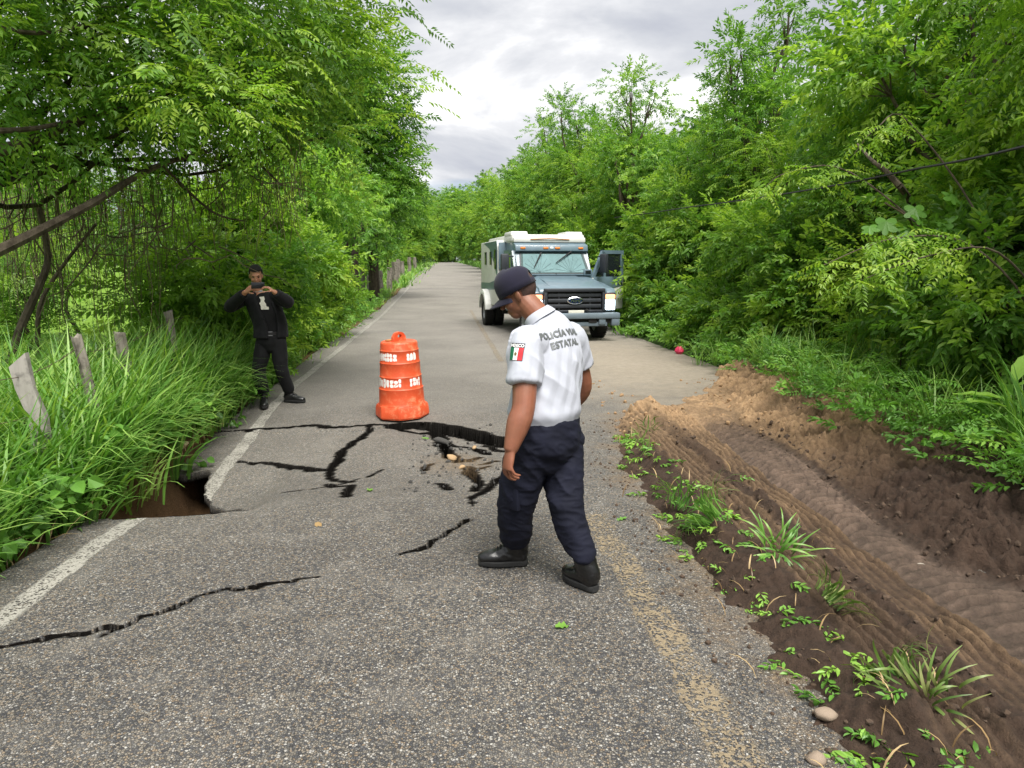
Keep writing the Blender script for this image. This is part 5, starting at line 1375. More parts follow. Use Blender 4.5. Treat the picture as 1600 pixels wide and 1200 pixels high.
tm = tree_meshes([(c - b3, r) for c, r in L3], (0, 0, -.1), at(522, 425, 25) - b3, .17, 22, 'droop', M_LEAF_B, M_BARKD, 16, 7, .35, 1.3, 5)
place_tree('crooked_tree', 'crooked low tree with forking dark limbs by the far posts', tm, b3)
L3 = px_lobes([(556, 340, 29, 1.0), (540, 315, 29, .8), (575, 320, 29, .9)])
b3 = np.array((at(556, 448, 29)[0], 29, tz1(at(556, 448, 29)[0], 29)))
tm = tree_meshes([(c - b3, r) for c, r in L3], (0, 0, -.1), at(556, 385, 29) - b3, .14, 23, 'droop', M_LEAF_B, M_BARKD, 14, 6, .35, 1.4, 5)
place_tree('slender_tree', 'slender straight-trunked tree between the crooked tree and the tall one', tm, b3)

# ---- tree kinds for the thicket and the far rows (shared meshes)
def kind_tree(seed, H, R, kind, leafm, n_l, clumps, sprays, cr_, sc, floor=.12, thin=False):
    rg = Rg(seed); lobes = []
    for i in range(n_l):
        z = H * (floor + (1 - floor) * (i + .5) / n_l); w = R * (1 - .75 * abs(z / H - .5) ** 1.4 * (1.5 if z / H > .5 else .9)); a = rg.rand() * 6.28; d = rg.uniform(.3, .85) * w
        lobes.append((np.array((d * math.cos(a), d * math.sin(a), z)), R * rg.uniform(.32, .5) * (.7 if z > .8 * H else 1)))
    return tree_meshes(lobes, (0, 0, -.1), (rg.uniform(-.3, .3), rg.uniform(-.3, .3), H * .38), .03 + .014 * H, seed, kind, leafm, M_BARK, clumps, sprays, cr_, sc, 4, low=-.8, shell=.4)


K1 = kind_tree(101, 7.0, 2.6, 'simple', M_LEAF_C, 17, 25, 7.6, .30, 1.25)
K2 = kind_tree(102, 7.0, 2.4, 'pinnate', M_LEAF_D, 16, 27, 9, .30, 1.25)
K3 = kind_tree(103, 7.5, 2.0, 'droop', M_LEAF_B, 15, 24, 10, .32, 1.15)
K4 = kind_tree(104, 7.0, 2.6, 'heart', M_LEAF_B, 17, 26, 8, .32, 1.3)
K5 = kind_tree(105, 8.0, 1.7, 'simple_far', M_LEAF_B, 12, 15, 8, .30, 1.05, .40)
S1 = kind_tree(111, 2.0, 1.1, 'simple', M_LEAF_C, 8, 22, 9, .20, 1.0)
S2 = kind_tree(112, 1.6, 1.0, 'pinnate', M_LEAF_D, 7, 16, 8, .2, 1.0)
# right-hand thicket: (kind, X, Y, height, width factor, label)
TH_ = [(K1, 7.6, 3.0, 8.6, 1.0, 'vine-covered tree at the right edge of the frame'),
       (K2, 7.6, 6.4, 8.6, 1.0, 'feathery tree behind the sloping cable, near the right edge'),
       (K1, 7.7, 9.6, 7.2, 1.0, 'dense glossy tree in the middle of the right thicket'),
       (K4, 8.4, 12.6, 5.9, 1.0, 'vine-draped tree right of the feathery treetop'),
       (K2, 7.6, 15.2, 5.2, .95, 'feathery yellow-green tree above the end of the cable'),
       (K5, 7.3, 16.5, 7.6, 1.0, 'tallest slim treetop rising over the right thicket'),
       (K1, 7.0, 18.6, 6.0, .9, 'dense tree behind the open truck door'),
       (K3, 6.9, 21.5, 5.8, .95, 'drooping-leaved tree just right of the truck roof'),
       (K5, 6.3, 24.0, 7.8, 1.0, 'slim treetop rising above the truck door'),
       (K1, 6.6, 26.5, 6.5, .95, 'dense tree behind the right corner of the truck'),
       (K2, 6.3, 30.0, 7.5, .95, 'feathery tree directly behind the truck roof'),
       (K5, 5.8, 31.0, 8.7, 1.0, 'slim treetop above the truck roof'),
       (K3, 5.9, 35.5, 8.0, 1.0, 'drooping tree above the left of the truck roof'),
       (K5, 5.6, 37.0, 8.8, 1.0, 'leftmost slim treetop of the right thicket'),
       (K1, 6.2, 42.0, 8.6, 1.0, None), (K2, 6.3, 50.0, 9.0, 1.05, None), (K3, 6.4, 59.0, 9.5, 1.1, None), (K1, 6.5, 70.0, 9.5, 1.1, None), (K2, 6.6, 84.0, 12, 1.1, None), (K3, 6.6, 100, 13.5, 1.0, None), (K1, 6.9, 122, 15, 1.0, None), (K2, 7.2, 150, 17, 1.0, None), (K3, 7.2, 185, 19, 1.0, None)]
ORD = ['first', 'second', 'third', 'fourth', 'fifth', 'sixth', 'seventh', 'eighth', 'ninth']
RECR = ['%s tree beyond the truck in the row right of the road' % w for w in ORD]; RECL = ['%s tree past the tall rounded one in the row left of the road' % w for w in ORD]
NAT = {id(K1): 8.3, id(K2): 8.3, id(K3): 8.6, id(K4): 8.3, id(K5): 8.7}
rg = Rg(9)
for i, (K, x, y, h, w, lab) in enumerate(TH_):
    s = h / NAT[id(K)]; place_tree('thicket_tree', lab or RECR[i - 14], K, (x, y, tz1(x, y)), rg.rand() * 6.28, s * w, 'trees of the right-hand thicket' if lab else 'receding trees right of the road', sz=s)
for i, (K, x, y, h) in enumerate([(K1, 11.5, 8, 9), (K2, 11.5, 13, 6.5), (K4, 12, 18, 5.6), (K1, 11, 24, 6.6), (K3, 10.5, 31, 6.8), (K2, 11, 40, 8), (K1, 11, 4, 9.5)]):
    place_tree('thicket_tree', 'tree of the dim second row deep in the right thicket', K, (x, y, tz1(x, y)), rg.rand() * 6.28, h / 7, 'second row of the right-hand thicket')
for i, (K, x, y, s, lab) in enumerate([(S1, 5.9, 11.6, 1.0, 'low dense shrub at the foot of the thicket beyond the spoil bank'), (S1, 5.9, 14.2, 1.1, 'rounded shrub at the thicket foot level with the truck front'), (S1, 5.8, 17.2, 1.2, 'shrub beside the open truck door'), (S2, 6.3, 9.4, 1.1, 'pale feathery shrub right of the spoil bank'), (S1, 6.0, 7.0, 1.0, 'dark leafy shrub above the spoil bank near the right edge'), (S2, 6.2, 5.0, 1.1, 'feathery shrub at the right frame edge'), (S1, 5.6, 20.8, 1.3, 'shrub hidden in part by the truck door'), (S1, 5.4, 25, 1.3, 'shrub behind the truck along the road'), (K1, 7.2, 5.9, .55, 'tall dense bush behind the feathery boughs at the right'), (K2, 7.2, 8.2, .55, 'tall dense bush behind the spoil bank'), (K1, 7.0, 10.8, .5, 'tall dense bush left of the feathery boughs'), (K2, 7.0, 4.2, .55, 'tall dense bush cut by the right frame edge')]):
    place_tree('shrub', lab, K, (x, y, tz1(x, y) - .05), rg.rand() * 6.28, s, 'shrubs at the thicket foot', cat='shrub')
# left row going away and the trees closing the view
for i, (K, x, y, h, w) in enumerate([(K3, -6.6, 44, 7.5, 1.1), (K1, -6.6, 54, 7, 1.0), (K3, -6.4, 66, 8, 1.1), (K2, -6.2, 82, 10, 1.0), (K1, -6.2, 100, 12, 1.0), (K3, -6.0, 125, 14, .9), (K2, -6, 155, 16, .9), (K1, -6, 190, 18, .9)]):
    place_tree('roadside_tree', RECL[i], K, (x, y, tz1(x, y)), rg.rand() * 6.28, h / 7 * w, 'receding trees left of the road', sz=h / 7)
for i, (K, x, y, h) in enumerate([(K1, -5, 232, 20), (K2, 1, 262, 24), (K3, 7, 240, 22), (K1, 4, 270, 25), (K2, -12, 245, 14), (K3, 14, 250, 15), (K1, -22, 240, 14), (K4, 24, 235, 16), (K2, -36, 225, 13), (K4, -52, 215, 14), (K1, -70, 200, 14), (K3, -28, 140, 10), (K1, -44, 120, 10), (K2, -60, 110, 11), (K1, -22, 95, 8), (K4, -40, 80, 9), (K2, -30, 60, 8)]):
    place_tree('distant_tree', 'distant tree closing the view beyond the road and pasture', K, (x, y, tz1(x, y) - .2), rg.rand() * 6.28, h / 7 * 1.3, 'distant trees', sz=h / 7)

# arching feathery bough and dead limb in the near right thicket
rgv = Rg(77); PP = []; DD = []
for (a, b, c, n) in (((1520, 385, 5.9), (1400, 372, 5.7), (1285, 415, 5.7), 46), ((1560, 395, 5.6), (1450, 400, 5.5), (1340, 440, 5.5), 34), ((1420, 190, 7.4), (1370, 200, 7.2), (1335, 240, 7.2), 30), ((1330, 270, 8), (1230, 270, 7.8), (1190, 300, 7.8), 34)):
    q = cr([at(*a), at(*b), at(*c)], 10); k = rgv.randint(2, len(q), n); PP.append(q[k] + rgv.randn(n, 3) * .06); DD.append((q[k] - q[k - 1]) * 3 + rgv.randn(n, 3) * np.array((.45, .45, .15)) + (0, -.25, -.1))
v, f, t = put_sprays('pinnate', np.concatenate(PP), np.concatenate(DD), rgv.uniform(.6, 1.0, len(np.concatenate(PP))), rgv.uniform(.45, 1, len(np.concatenate(PP))), rgv)
bt = empty('feathery_shrub', (5.3, 5.9, tz1(5.3, 5.9)), label='bright feathery boughs arching out of the right thicket', cat='shrub')
o = npobj('foliage', v - np.array(bt.location), f, M_LEAF_D, bt, False, {'tint': t})
m = MB(); b0 = np.array(bt.location)
for (a, b, c) in (((1520, 385, 5.9), (1400, 372, 5.7), (1285, 415, 5.7)), ((1560, 395, 5.6), (1450, 400, 5.5), (1340, 440, 5.5)), ((1420, 190, 7.4), (1370, 200, 7.2), (1335, 240, 7.2)), ((1330, 270, 8), (1230, 270, 7.8), (1190, 300, 7.8))):
    m.tube(cr([np.zeros(3) - (0, 0, .05), at(*a) * .5 + b0 * .5 - b0 + (.3, 0, .2), at(*a) - b0, at(*b) - b0, at(*c) - b0], 5), np.linspace(.014, .004, 21), 6)
m.build('stem', M_BARK, bt, smooth=True)
m = MB(); m.tube(cr([at(1405, 290, 7.4), at(1385, 268, 7.5), at(1362, 250, 7.7), at(1340, 225, 8.4)], 4), np.linspace(.035, .012, 13), 7); m.tube(cr([at(1405, 290, 7.4), at(1425, 320, 8.3), at(1450, 380, 9.0), (6.9, 9.2, tz1(6.9, 9.2) - .1)], 4), np.linspace(.035, .05, 13), 7)
m.build('bare_limb', M_BARK, None, smooth=True, label='pale bare broken limb below the cable', cat='branch')


# ---- grass
def blades(pos, Ln, bend, az, wid, rg, segs=5, tint=None):
    n = len(pos); t = np.linspace(0, 1, segs + 1)[None, :]; Ln = Ln[:, None]; bend = bend[:, None]
    ang = (bend * t * 1.5); st = np.cumsum(np.concatenate([np.zeros((n, 1)), np.sin(ang[:, 1:])], 1), 1) / segs * Ln; up = np.cumsum(np.concatenate([np.zeros((n, 1)), np.cos(ang[:, 1:])], 1), 1) / segs * Ln
    dx, dy = np.cos(az)[:, None], np.sin(az)[:, None]; c = np.stack([pos[:, 0:1] + dx * st, pos[:, 1:2] + dy * st, pos[:, 2:3] + up], -1)
    w = (wid[:, None] * (1 - t ** 2.2) * (.55 + .9 * np.minimum(t * 3, 1) * .5) + .0008)[..., None]; sd = np.stack([-dy + 0 * st, dx + 0 * st, 0 * st], -1)
    V = np.stack([c - sd * w, c + sd * w], 2).reshape(n, -1, 3); k = (segs + 1) * 2
    q = np.array([[2 * i, 2 * i + 1, 2 * i + 3, 2 * i + 2] for i in range(segs)])
    f = (np.arange(n)[:, None, None] * k + q[None]).reshape(-1, 4); tt = np.repeat((tint if tint is not None else rg.rand(n))[:, None], k, 1) + np.tile(np.repeat(t * .15, 2, 1), (n, 1)).reshape(n, -1)
    return V.reshape(-1, 3), f, np.clip(tt.ravel(), 0, 1)


def tuft_field(pts, per, Lfun, rg, wid=.006, segs=5, spread=.07, bend=(.4, 1.3)):
    """pts (n,3): tuft roots"""
    n = len(pts); P = np.repeat(pts, per, 0); tt = np.repeat(rg.uniform(.15, .8, n), per); N = len(P)
    off = rg.randn(N, 2) * spread; P = P + np.concatenate([off, np.zeros((N, 1))], 1); az = np.arctan2(off[:, 1], off[:, 0]) + rg.randn(N) * .7
    L_ = Lfun(P) * rg.uniform(.55, 1.15, N); return blades(P, L_, rg.uniform(*bend, N), az, wid * rg.uniform(.6, 1.3, N), rg, segs, np.clip(tt + rg.uniform(-.2, .25, N), 0, 1))


def ground_pts(n, x0, x1, y0, y1, rg, zf=None, bias=1.0, keep=None):
    x = rg.uniform(x0, x1, n); y = y0 + (y1 - y0) * rg.rand(n) ** bias
    if keep is not None:
        k = keep(x, y); x, y = x[k], y[k]
    z = terr_z(x, y)[0] if zf is None else zf(x, y); return np.stack([x, y, z], -1)


rg = Rg(200)
def nohole(x, y): return np.where((y > 4.9) & (y < 7.2), x < -2.555, x < -2.48 - .08 * np.sin(y * 2.1) - .10 * vn(y * 3, x * 0, 4))
hgt = lambda P: np.interp(-P[:, 0], [2.45, 2.75, 3.1, 4.2, 5.5], [.50, .95, 1.2, 1.2, .9]) * (.7 + .5 * vn(P[:, 0] * 1.2, P[:, 1] * .8, 3)) * np.interp(P[:, 1], [0, 9, 11, 20], [1, 1, .62, .6])
A_ = tuft_field(ground_pts(800, -4.7, -2.5, 2.2, 11.5, rg, bias=1.2, keep=nohole), 23, hgt, rg, .0145, 5, .09)
npobj('tall_grass', A_[0], A_[1], M_GRASS, None, True, {'tint': A_[2]}, kind='stuff', label='tall arching green grass along the left verge')
h2 = lambda P: np.interp(-P[:, 0], [2.45, 2.9, 4.2, 6], [.22, .42, .6, .5]) * (.6 + .7 * vn(P[:, 0], P[:, 1] * .5, 5))
A_ = tuft_field(ground_pts(720, -6.2, -2.5, 11, 46, rg, bias=1.4, keep=nohole), 14, h2, rg, .012, 4, .16)
npobj('verge_grass', A_[0], A_[1], M_GRASS, None, True, {'tint': np.clip(A_[2] + .15, 0, 1)}, kind='stuff', label='bright shorter grass along the far left verge')
A_ = tuft_field(ground_pts(1300, -6.5, -2.5, 44, 220, rg, bias=1.6, keep=nohole), 8, lambda P: .6 + 0 * P[:, 0], rg, .05, 3, .5)
npobj('far_verge_grass', A_[0], A_[1], M_GRASS, None, True, {'tint': np.clip(A_[2] + .1, 0, 1)}, kind='stuff', label='grass of the left verge far down the road')
A_ = tuft_field(ground_pts(900, 4.6, 6.6, 17, 220, rg, bias=1.8), 9, lambda P: np.interp(P[:, 1], [17, 60], [.4, .8]), rg, .03, 3, .4)
npobj('far_verge_grass', A_[0], A_[1], M_GRASS, None, True, {'tint': A_[2]}, kind='stuff', label='grass of the right verge behind the truck')
A_ = tuft_field(ground_pts(1900, -60, -5.5, 8, 110, rg, bias=1.3), 7, lambda P: .35 + 0 * P[:, 0], rg, .03, 3, .5)
npobj('pasture_grass', A_[0], A_[1], M_GRASS, None, True, {'tint': np.clip(A_[2] + .45, 0, 1)}, kind='stuff', label='sunlit pale green pasture grass beyond the fence')


def weeds(n, x0, x1, y0, y1, rg, kind, mat, name, label, sc=(.5, 1.0), up=.25, keep=None, zf=None, tb=0.0, bias=1.0):
    P = ground_pts(n, x0, x1, y0, y1, rg, zf, bias, keep); n = len(P); hh = rg.uniform(.03, up, n); P[:, 2] += hh
    a = rg.rand(n) * 6.28; D = np.stack([np.cos(a), np.sin(a), rg.uniform(.0, .9, n)], -1); cl = vn(P[:, 0] * 2, P[:, 1] * 2, 8)
    v, f, t = put_sprays(kind, P, D, rg.uniform(*sc, n), np.clip(cl * .8 + rg.uniform(-.2, .2, n) + tb, 0, 1), rg)
    return npobj(name, v, f, mat, None, False, {'tint': t}, kind='stuff', label=label)


weeds(900, -3.6, -2.5, 2.5, 11, rg, 'heart', M_WEED, 'verge_weeds', 'broad-leaved weeds low in the left verge', (.5, .95), .38, nohole)
weeds(1300, -5.5, -2.5, 9, 34, rg, 'simple_far', M_WEED, 'verge_weeds', 'leafy weeds of the left verge behind the man', (.7, 1.3), .55, nohole, None, .1, 1.4)
# roots and dry straw round the hole and at the grass foot
P = ground_pts(420, -3.05, -2.45, 2.2, 8, rg); P[:, 2] = np.maximum(P[:, 2], -.12) + .01; n = len(P)
A_ = blades(P, rg.uniform(.12, .34, n), rg.uniform(.75, 1.15, n), rg.rand(n) * 6.28, rg.uniform(.002, .005, n), rg, 4)
npobj('dry_straw', A_[0], A_[1], M_STRAW, None, True, {'tint': A_[2]}, kind='stuff', label='dry straw at the foot of the grass by the hole')


def dzf(x, y): return np.maximum(dirt_z(x, y)[0], 0)
def bankk(x, y): return x > XB(y) + np.interp(y, [3, 5, 7, 10], [.36, .36, .5, .5]) + .25 * (vn(x * 3, y * 3, 6) - .5)
zr = lambda x, y: np.where(x < 5.6, dzf(x, y), terr_z(x, y)[0])
weeds(1500, 3.6, 6.4, 3.2, 11.5, rg, 'simple', M_WEED, 'bank_weeds', 'bright broad-leaved weeds on top of the spoil bank', (.35, .8), .32, bankk, zr, .12)
weeds(1100, 3.8, 6.6, 3.2, 13, rg, 'pinnate', M_WEED, 'bank_weeds', 'feathery weeds on top of the spoil bank', (.5, .9), .40, bankk, zr, .2)
weeds(1600, 4.75, 6.6, 11, 26, rg, 'simple_far', M_WEED, 'verge_weeds', 'weeds at the foot of the right thicket', (.6, 1.2), .35, None, None, .1)
A_ = tuft_field(ground_pts(150, 3.9, 6.2, 3.4, 12, rg, zr, keep=bankk), 16, lambda P: .5 + .3 * vn(P[:, 0] * 2, P[:, 1] * 2, 9), rg, .006, 5, .05)
npobj('bank_grass', A_[0], A_[1], M_GRASS, None, True, {'tint': np.clip(A_[2] + .1, 0, 1)}, kind='stuff', label='grass tufts among the weeds on the right bank')


# ---- single plants of the right foreground
def tuft_plant(name, label, x, y, n, Ln, wid, seed, bend=(.3, 1.0), mat=M_GRASS, spread=.05, group=None, cat='grass', z=None, segs=6, tb=.1):
    rg = Rg(seed); P = np.zeros((n, 3)); P[:, :2] = rg.randn(n, 2) * spread; az = np.arctan2(P[:, 1], P[:, 0]) + rg.randn(n) * .6
    v, f, t = blades(P, rg.uniform(.55, 1.1, n) * Ln, rg.uniform(*bend, n), az, rg.uniform(.7, 1.2, n) * wid, rg, segs)
    o = npobj(name, v, f, mat, None, True, {'tint': np.clip(t * .8 + tb, 0, 1)}, label=label, cat=cat, group=group); o.location = (x, y, (max(float(zr(np.array([x]), np.array([y]))[0]), 0) if z is None else z) - .01); return o


tuft_plant('grass_tuft', 'large bright grass tuft at the right frame edge on the bank', 4.35, 4.75, 60, 1.0, .014, 301, (.25, .95))
tuft_plant('grass_tuft', 'broad-bladed grass tuft nearest the right frame corner', 4.05, 4.15, 44, .75, .012, 302, (.4, 1.1))
tuft_plant('grass_tuft', 'upright thin grass tuft behind the bank at the thicket foot', 5.3, 8.3, 36, .9, .008, 303, (.2, .8))
tuft_plant('grass_tuft', 'tall grass tuft in the shade left of the feathery bough', 5.6, 9.3, 40, 1.0, .008, 304, (.2, .9))


def broad_leaf(L, W, curl, n=7):
    m = MB(); rows = []
    for i in range(n + 1):
        t = i / n; w = W * math.sin(math.pi * min(1, t * .92 + .05)) ** .75 * .5; x = L * t; z = -curl * L * t * t
        rows.append([(x, s * w, z + .18 * abs(s) * w * 1.2 + .008 * math.sin(t * 20) * abs(s)) for s in (-1, -.5, 0, .5, 1)])
    m.rings(rows, cap=False, closed=False); return m.bm


def leaf_mesh(L, W, curl, mat, tint):
    bm = broad_leaf(L, W, curl); me = bpy.data.meshes.new('leaf'); bmesh.ops.recalc_face_normals(bm, faces=bm.faces)
    for f in bm.faces: f.smooth = True
    bm.to_mesh(me); bm.free(); me.materials.append(mat); a = me.attributes.new('tint', 'FLOAT', 'POINT'); a.data.foreach_set('value', np.full(len(me.vertices), tint, np.float32)); return me


LM = [leaf_mesh(.42, .17, .25, M_WEED, .85), leaf_mesh(.34, .14, .45, M_WEED, .6), leaf_mesh(.26, .12, .3, M_WEED, .95)]


def leaf_plant(name, label, base, stem_h, leaves, cat='plant', lean=(0, 0)):
    t = empty(name, base, 0, label=label, cat=cat); m = MB(); top = np.array((lean[0], lean[1], stem_h)); m.tube(cr([(0, 0, -.05), top * .5 + (.01, 0, 0), top], 4), np.linspace(.012, .006, 9), 6); m.build('stem', M_WEED, t, smooth=True)
    for (u, az, el, k, s) in leaves:
        o = bpy.data.objects.new('leaf', LM[k]); o.location = top * u; o.rotation_euler = (0, -el, az); o.scale = (s, s, s); link(o, t)
    return t


zb = lambda x, y: float(zr(np.array([x]), np.array([y]))[0])
p = at(1585, 600, 5.2); leaf_plant('broad_leaved_plant', 'large-leaved plant standing at the right frame edge', (p[0], p[1], zb(p[0], p[1])), .55, [(.6, 3.0, .35, 0, 1.0), (.7, 2.5, .3, 0, .95), (.8, 1.0, .5, 1, 1.0), (.9, -.5, .7, 2, 1.1), (1.0, .3, 1.2, 2, 1.1), (.5, 4.2, .1, 1, 1.0), (.45, 5.3, .1, 1, 1)])
p = at(1450, 600, 6.6); leaf_plant('broad_leaved_plant', 'slim upright leafy plant left of the large-leaved one', (p[0], p[1], zb(p[0], p[1])), .75, [(.2 + .1 * i, i * 2.4, .5, 2, .62 - .03 * i) for i in range(8)])
m = MB(); N = 40; R_ = [(.5 + .5 * abs(math.cos(2.5 * (k / N * 2 * math.pi)))) * (1 - .25 * math.cos(k / N * 2 * math.pi)) for k in range(N)]
me = bpy.data.meshes.new('lobed_leaf'); vs = [(0, 0, .02)] + [(.5 * r * math.cos(2 * math.pi * k / N) + .25, .5 * r * math.sin(2 * math.pi * k / N), -.10 * r * r) for k, r in enumerate(R_)]
me.from_pydata(vs, [], [(0, 1 + k, 1 + (k + 1) % N) for k in range(N)]); me.materials.append(M_WEED); a_ = me.attributes.new('tint', 'FLOAT', 'POINT'); a_.data.foreach_set('value', np.full(len(vs), .4, np.float32)); m.bm.free()
b = at(1420, 340, 6.9); t = empty('climbing_vine', b, label='cluster of big lobed vine leaves under the cable', cat='vine'); rg2 = Rg(400); m = MB(); m.tube(cr([(.9, 1.2, -2.2), (.5, .7, -.8), (.2, .2, -.1), (-.2, .1, .15)], 5), [.010] * 16, 5); m.build('stem', M_VINE, t)
for k in range(10):
    o = bpy.data.objects.new('leaf', me); o.location = rg2.randn(3) * np.array((.32, .10, .20)); s_ = rg2.uniform(.17, .27); o.rotation_euler = (rg2.randn() * .3, .75 + rg2.rand() * .4, -1.57 + rg2.randn() * .6); o.scale = (s_, s_, s_); link(o, t)

# uprooted tufts lying on the dug earth
for i, (px, py, n, Ln, lab) in enumerate(((1062, 812, 34, .30, 'small uprooted grass tuft nearest the walking officer'), (1112, 850, 60, .40, 'biggest uprooted grass tuft lying on the dark earth'), (1215, 892, 40, .26, 'flattened uprooted tuft right of the biggest one'), (1290, 980, 36, .26, 'torn greenery halfway down the dug edge'), (1400, 1085, 40, .26, 'uprooted leaves near the bottom right corner'), (1440, 1135, 26, .22, 'last torn tuft above the bottom edge'), (1005, 720, 22, .2, 'little green tuft at the far end of the dug edge'), (1012, 690, 16, .16, 'tiny sprig on the tan soil'))):
    q = flat(px, py); o = tuft_plant('uprooted_tuft', lab, q[0], q[1], int(n * 1.5), Ln * .85, .0052, 500 + i, (.95, 1.7), M_GRASSD if i > 2 else M_GRASS, .05, 'uprooted tufts on the dug earth', 'grass', dz1(q[0], q[1]) + .04, 5, .05); o.rotation_euler = (.9, 0, 2.2 + i * 1.9)
rg = Rg(88)
P = []
for i in range(150):
    y = rg.uniform(1.6, 6.8); x = XE(y) + abs(rg.randn()) * .22 + .05; P.append((x, y, dz1(x, y) + .012))
P = np.array(P); n = len(P); a = rg.rand(n) * 6.28
v, f, t = put_sprays('simple', P, np.stack([np.cos(a), np.sin(a), .1 * rg.randn(n)], -1), rg.uniform(.2, .5, n), rg.uniform(.2, 1, n), rg)
npobj('torn_leaves', v, f, M_WEED, None, False, {'tint': t}, kind='stuff', label='torn leaves scattered along the dug edge')
A_ = blades(P + rg.randn(n, 3) * (.1, .1, 0), rg.uniform(.05, .15, n), rg.uniform(.95, 1.1, n), rg.rand(n) * 6.28, rg.uniform(.0015, .004, n), rg, 4)
npobj('torn_roots', A_[0], A_[1], M_STRAW, None, True, {'tint': A_[2]}, kind='stuff', label='torn pale roots along the dug edge')

# clods and stones
def rock_mesh(seed, name, mat, rough=.35, sub=2):
    bm = bmesh.new(); bmesh.ops.create_icosphere(bm, subdivisions=sub, radius=1.0); co = np.array([v.co[:] for v in bm.verts]); d = 1 + (vn3(co * 1.3 + seed, seed) - .5) * rough * 2.2 + (vn3(co * 3.1, seed + 1) - .5) * rough
    for v, k in zip(bm.verts, d): v.co = v.co * k
    me = bpy.data.meshes.new(name)
    for f in bm.faces: f.smooth = True
    bm.to_mesh(me); bm.free(); me.materials.append(mat); return me


M_CLOD = simple('earth_clod', (.06, .038, .024), .95, .5, 40, .9, 90); M_CLODT = simple('tan_clod', (.30, .19, .10), .95, .4, 40, .9, 90); M_STONE = simple('river_stone', (.25, .19, .14), .8, .3, 20, .4)
RM = [rock_mesh(i, 'clod', M_CLOD, .5, 1) for i in range(5)]; RT = [rock_mesh(10 + i, 'clod', M_CLODT, .5, 1) for i in range(4)]


def scatter(meshes, n, fpos, smin, smax, name, label, rg, mat):
    V = []; Fc = []; base = 0
    for i in range(n):
        x, y, z = fpos(rg); me = meshes[i % len(meshes)]; co = np.array([v.co[:] for v in me.vertices]); s = smin + (smax - smin) * rg.rand() ** 2.5
        a = rg.rand() * 6.28; R_ = np.array(((math.cos(a), -math.sin(a), 0), (math.sin(a), math.cos(a), 0), (0, 0, 1))); co = (co * s * rg.uniform(.7, 1.2, 3)) @ R_.T + (x, y, z + s * .3)
        V.append(co); Fc.append(np.array([p.vertices[:] for p in me.polygons]) + base); base += len(co)
    return npobj(name, np.concatenate(V), np.concatenate(Fc), mat, None, False, kind='stuff', label=label)


def pe(rg): y = rg.uniform(1.4, 7.6); x = float(XE(y)) + rg.randn() * .13 - .02; return x, y, dz1(x, y)
def pb(rg): y = rg.uniform(2, 7.0); x = float(XB(y)) + abs(rg.randn()) * .3 - .08; return x, y, dz1(x, y)
def pt(rg): y = rg.uniform(6.6, 10.3); x = float(XB(y)) + rg.randn() * .25 if rg.rand() < .65 else float(XE(min(y, 7.7))) + abs(rg.randn()) * .35; return x, y, dz1(x, y)
def pm_(rg): y = rg.uniform(1.8, 7.0); x = (float(XL(y)) + float(XM(y))) / 2 + rg.randn() * .09; return x, y, dz1(x, y)
rg = Rg(61)
scatter(RM, 700, pe, .003, .014, 'earth_crumbs', 'dark earth crumbs strewn along the asphalt edge', rg, M_CLOD)
scatter(RM, 320, pb, .005, .026, 'earth_clods', 'dark clods on the spoil bank', rg, M_CLOD)
scatter(RM, 200, pm_, .005, .022, 'earth_clods', 'clods thrown up between the tyre tracks', rg, M_CLOD)
scatter(RT, 300, pt, .005, .032, 'tan_clods', 'tan clods at the far end of the bank', rg, M_CLODT)
for i, (px, py, s, lab) in enumerate(((1288, 1127, .035, 'rounded brown stone on the earth near the bottom edge'), (1277, 1190, .03, 'brown stone at the bottom edge of the picture'), (1440, 888, .024, 'pale flat stone in the tyre lugs'), (1352, 706, .022, 'small white pebble on the spoil bank'))):
    q = flat(px, py); me = rock_mesh(40 + i, 'stone', M_STONE if i < 2 else simple('pale_stone' if i == 2 else 'white_pebble', (.34, .30, .25), .8, .3), .3); o = bpy.data.objects.new('stone', me); o.scale = (s * 1.2, s, s * (.7 if i < 2 else .35)); o.location = (q[0], q[1], dz1(q[0], q[1]) + s * .3); link(o, None, lab, 'stone', 'stones on the dug earth')
M_CHUNK = simple('broken_asphalt', (.05, .047, .043), .9, .5, 60, .8, 120); M_SAND = simple('sandy_stone', (.36, .24, .13), .9, .25, 30, .5)
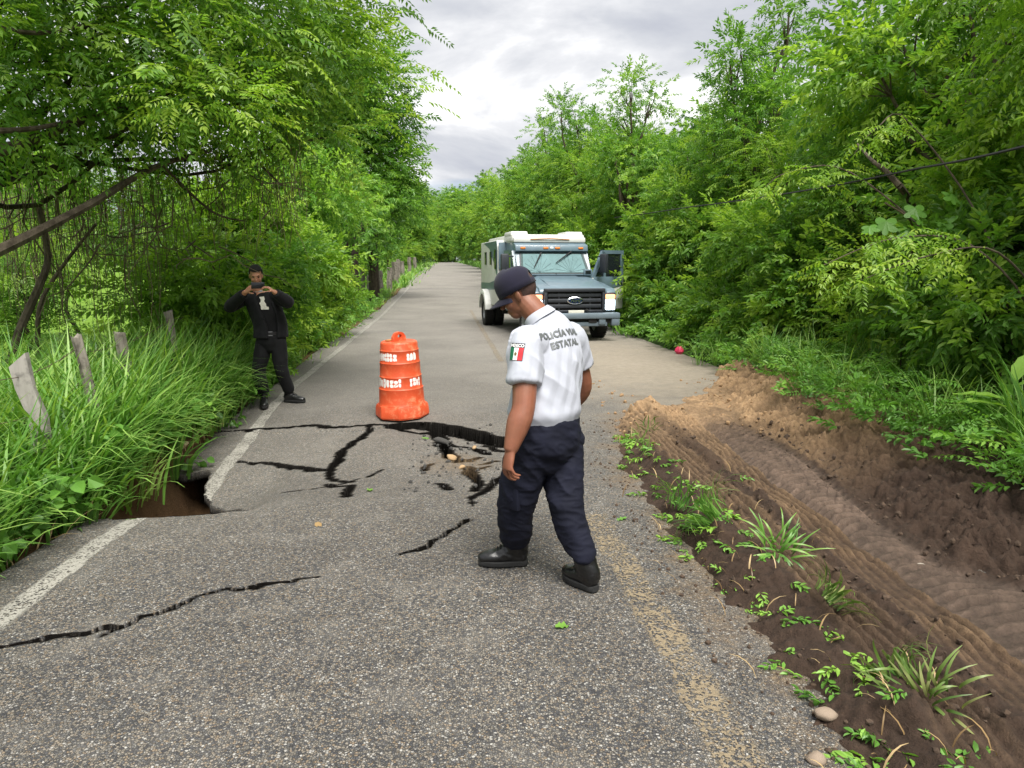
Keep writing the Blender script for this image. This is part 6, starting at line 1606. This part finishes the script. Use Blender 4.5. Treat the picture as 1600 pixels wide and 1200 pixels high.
for i, (px, py, s, mt, lab) in enumerate(((706, 716, .055, M_SAND, 'sandy orange stone stuck in the crack web'), (690, 690, .07, M_CHUNK, 'tilted dark asphalt slab between the wide cracks'), (700, 722, .03, M_CHUNK, 'small dark asphalt lump below the sandy stone'), (722, 731, .035, M_SAND, 'tan crumb of subsoil at the end of the crack web'), (741, 700, .03, M_SAND, 'tan lump inside the widest crack'), (690, 733, .016, M_CHUNK, 'crumb of asphalt left of the crack web'))):
    q = gp(px, py); me = rock_mesh(60 + i, 'chunk', mt, .4); o = bpy.data.objects.new('asphalt_chunk' if mt is M_CHUNK else 'soil_lump', me); o.scale = (s * (.45 if i == 1 else 1), s * (1.3 if i == 1 else .7), s * .55); o.rotation_euler = (.2, .3, .4 + i); o.location = (q[0], q[1], q[2] + s * .1); link(o, None, lab, 'rubble', 'rubble in the cracks')
def pw(rg): x, y = rg.uniform(-.35, .5), rg.uniform(5.3, 7.5); return x, y, float(roadz(x, y))
scatter([rock_mesh(90 + i, 'crumb', M_CHUNK, .55, 1) for i in range(4)], 150, pw, .004, .022, 'asphalt_crumbs', 'loose asphalt crumbs round the crack web', Rg(71), M_CHUNK)
q = flat(1062, 553); m = MB(); m.rings([[(r * math.cos(a) * (1 + .25 * math.sin(3 * a)), r * math.sin(a), z) for a in np.linspace(0, 6.28, 12, endpoint=False)] for z, r in ((0, .05), (.05, .085), (.11, .07), (.15, .03))])
o = m.build('litter', simple('pink_plastic', (.65, .03, .10), .5, .2), None, label='small crumpled pink litter at the edge of the dusty asphalt', cat='litter'); o.location = (q[0], q[1], dz1(q[0], q[1]))
for i, (px, py, lab) in enumerate(((659, 686, 'green leaf lying by the crack below the drum'), (578, 769, 'green leaf lying on the sunken plate'), (980, 811, 'flat green leaf beside the yellow line'), (495, 819, 'yellow leaf on the near asphalt'), (868, 984, 'small leaf in front of the officer'))):
    q = gp(px, py); me = leaf_mesh(.09, .045, .1, M_WEED if i != 3 else M_STRAW, .6); o = bpy.data.objects.new('fallen_leaf', me); o.location = q + (0, 0, .012); o.rotation_euler = (.1, .1, i * 1.7); link(o, None, lab, 'leaf', 'leaves on the road')
q = gp(297, 725); m = MB(); m.box((0, 0, 0), (.28, .06, .025), None, .006); m.box((.03, .03, .01), (.2, .02, .02), Matrix.Rotation(.2, 3, 'Z')); o = m.build('wood_splinter', simple('splintered_wood', (.50, .38, .25), .9, .3, 25, .5), None, label='split pale piece of wood by the far rim of the hole', cat='wood'); o.location = (-2.62, 7.0, -.10); o.rotation_euler = (0, -.5, 1.0)
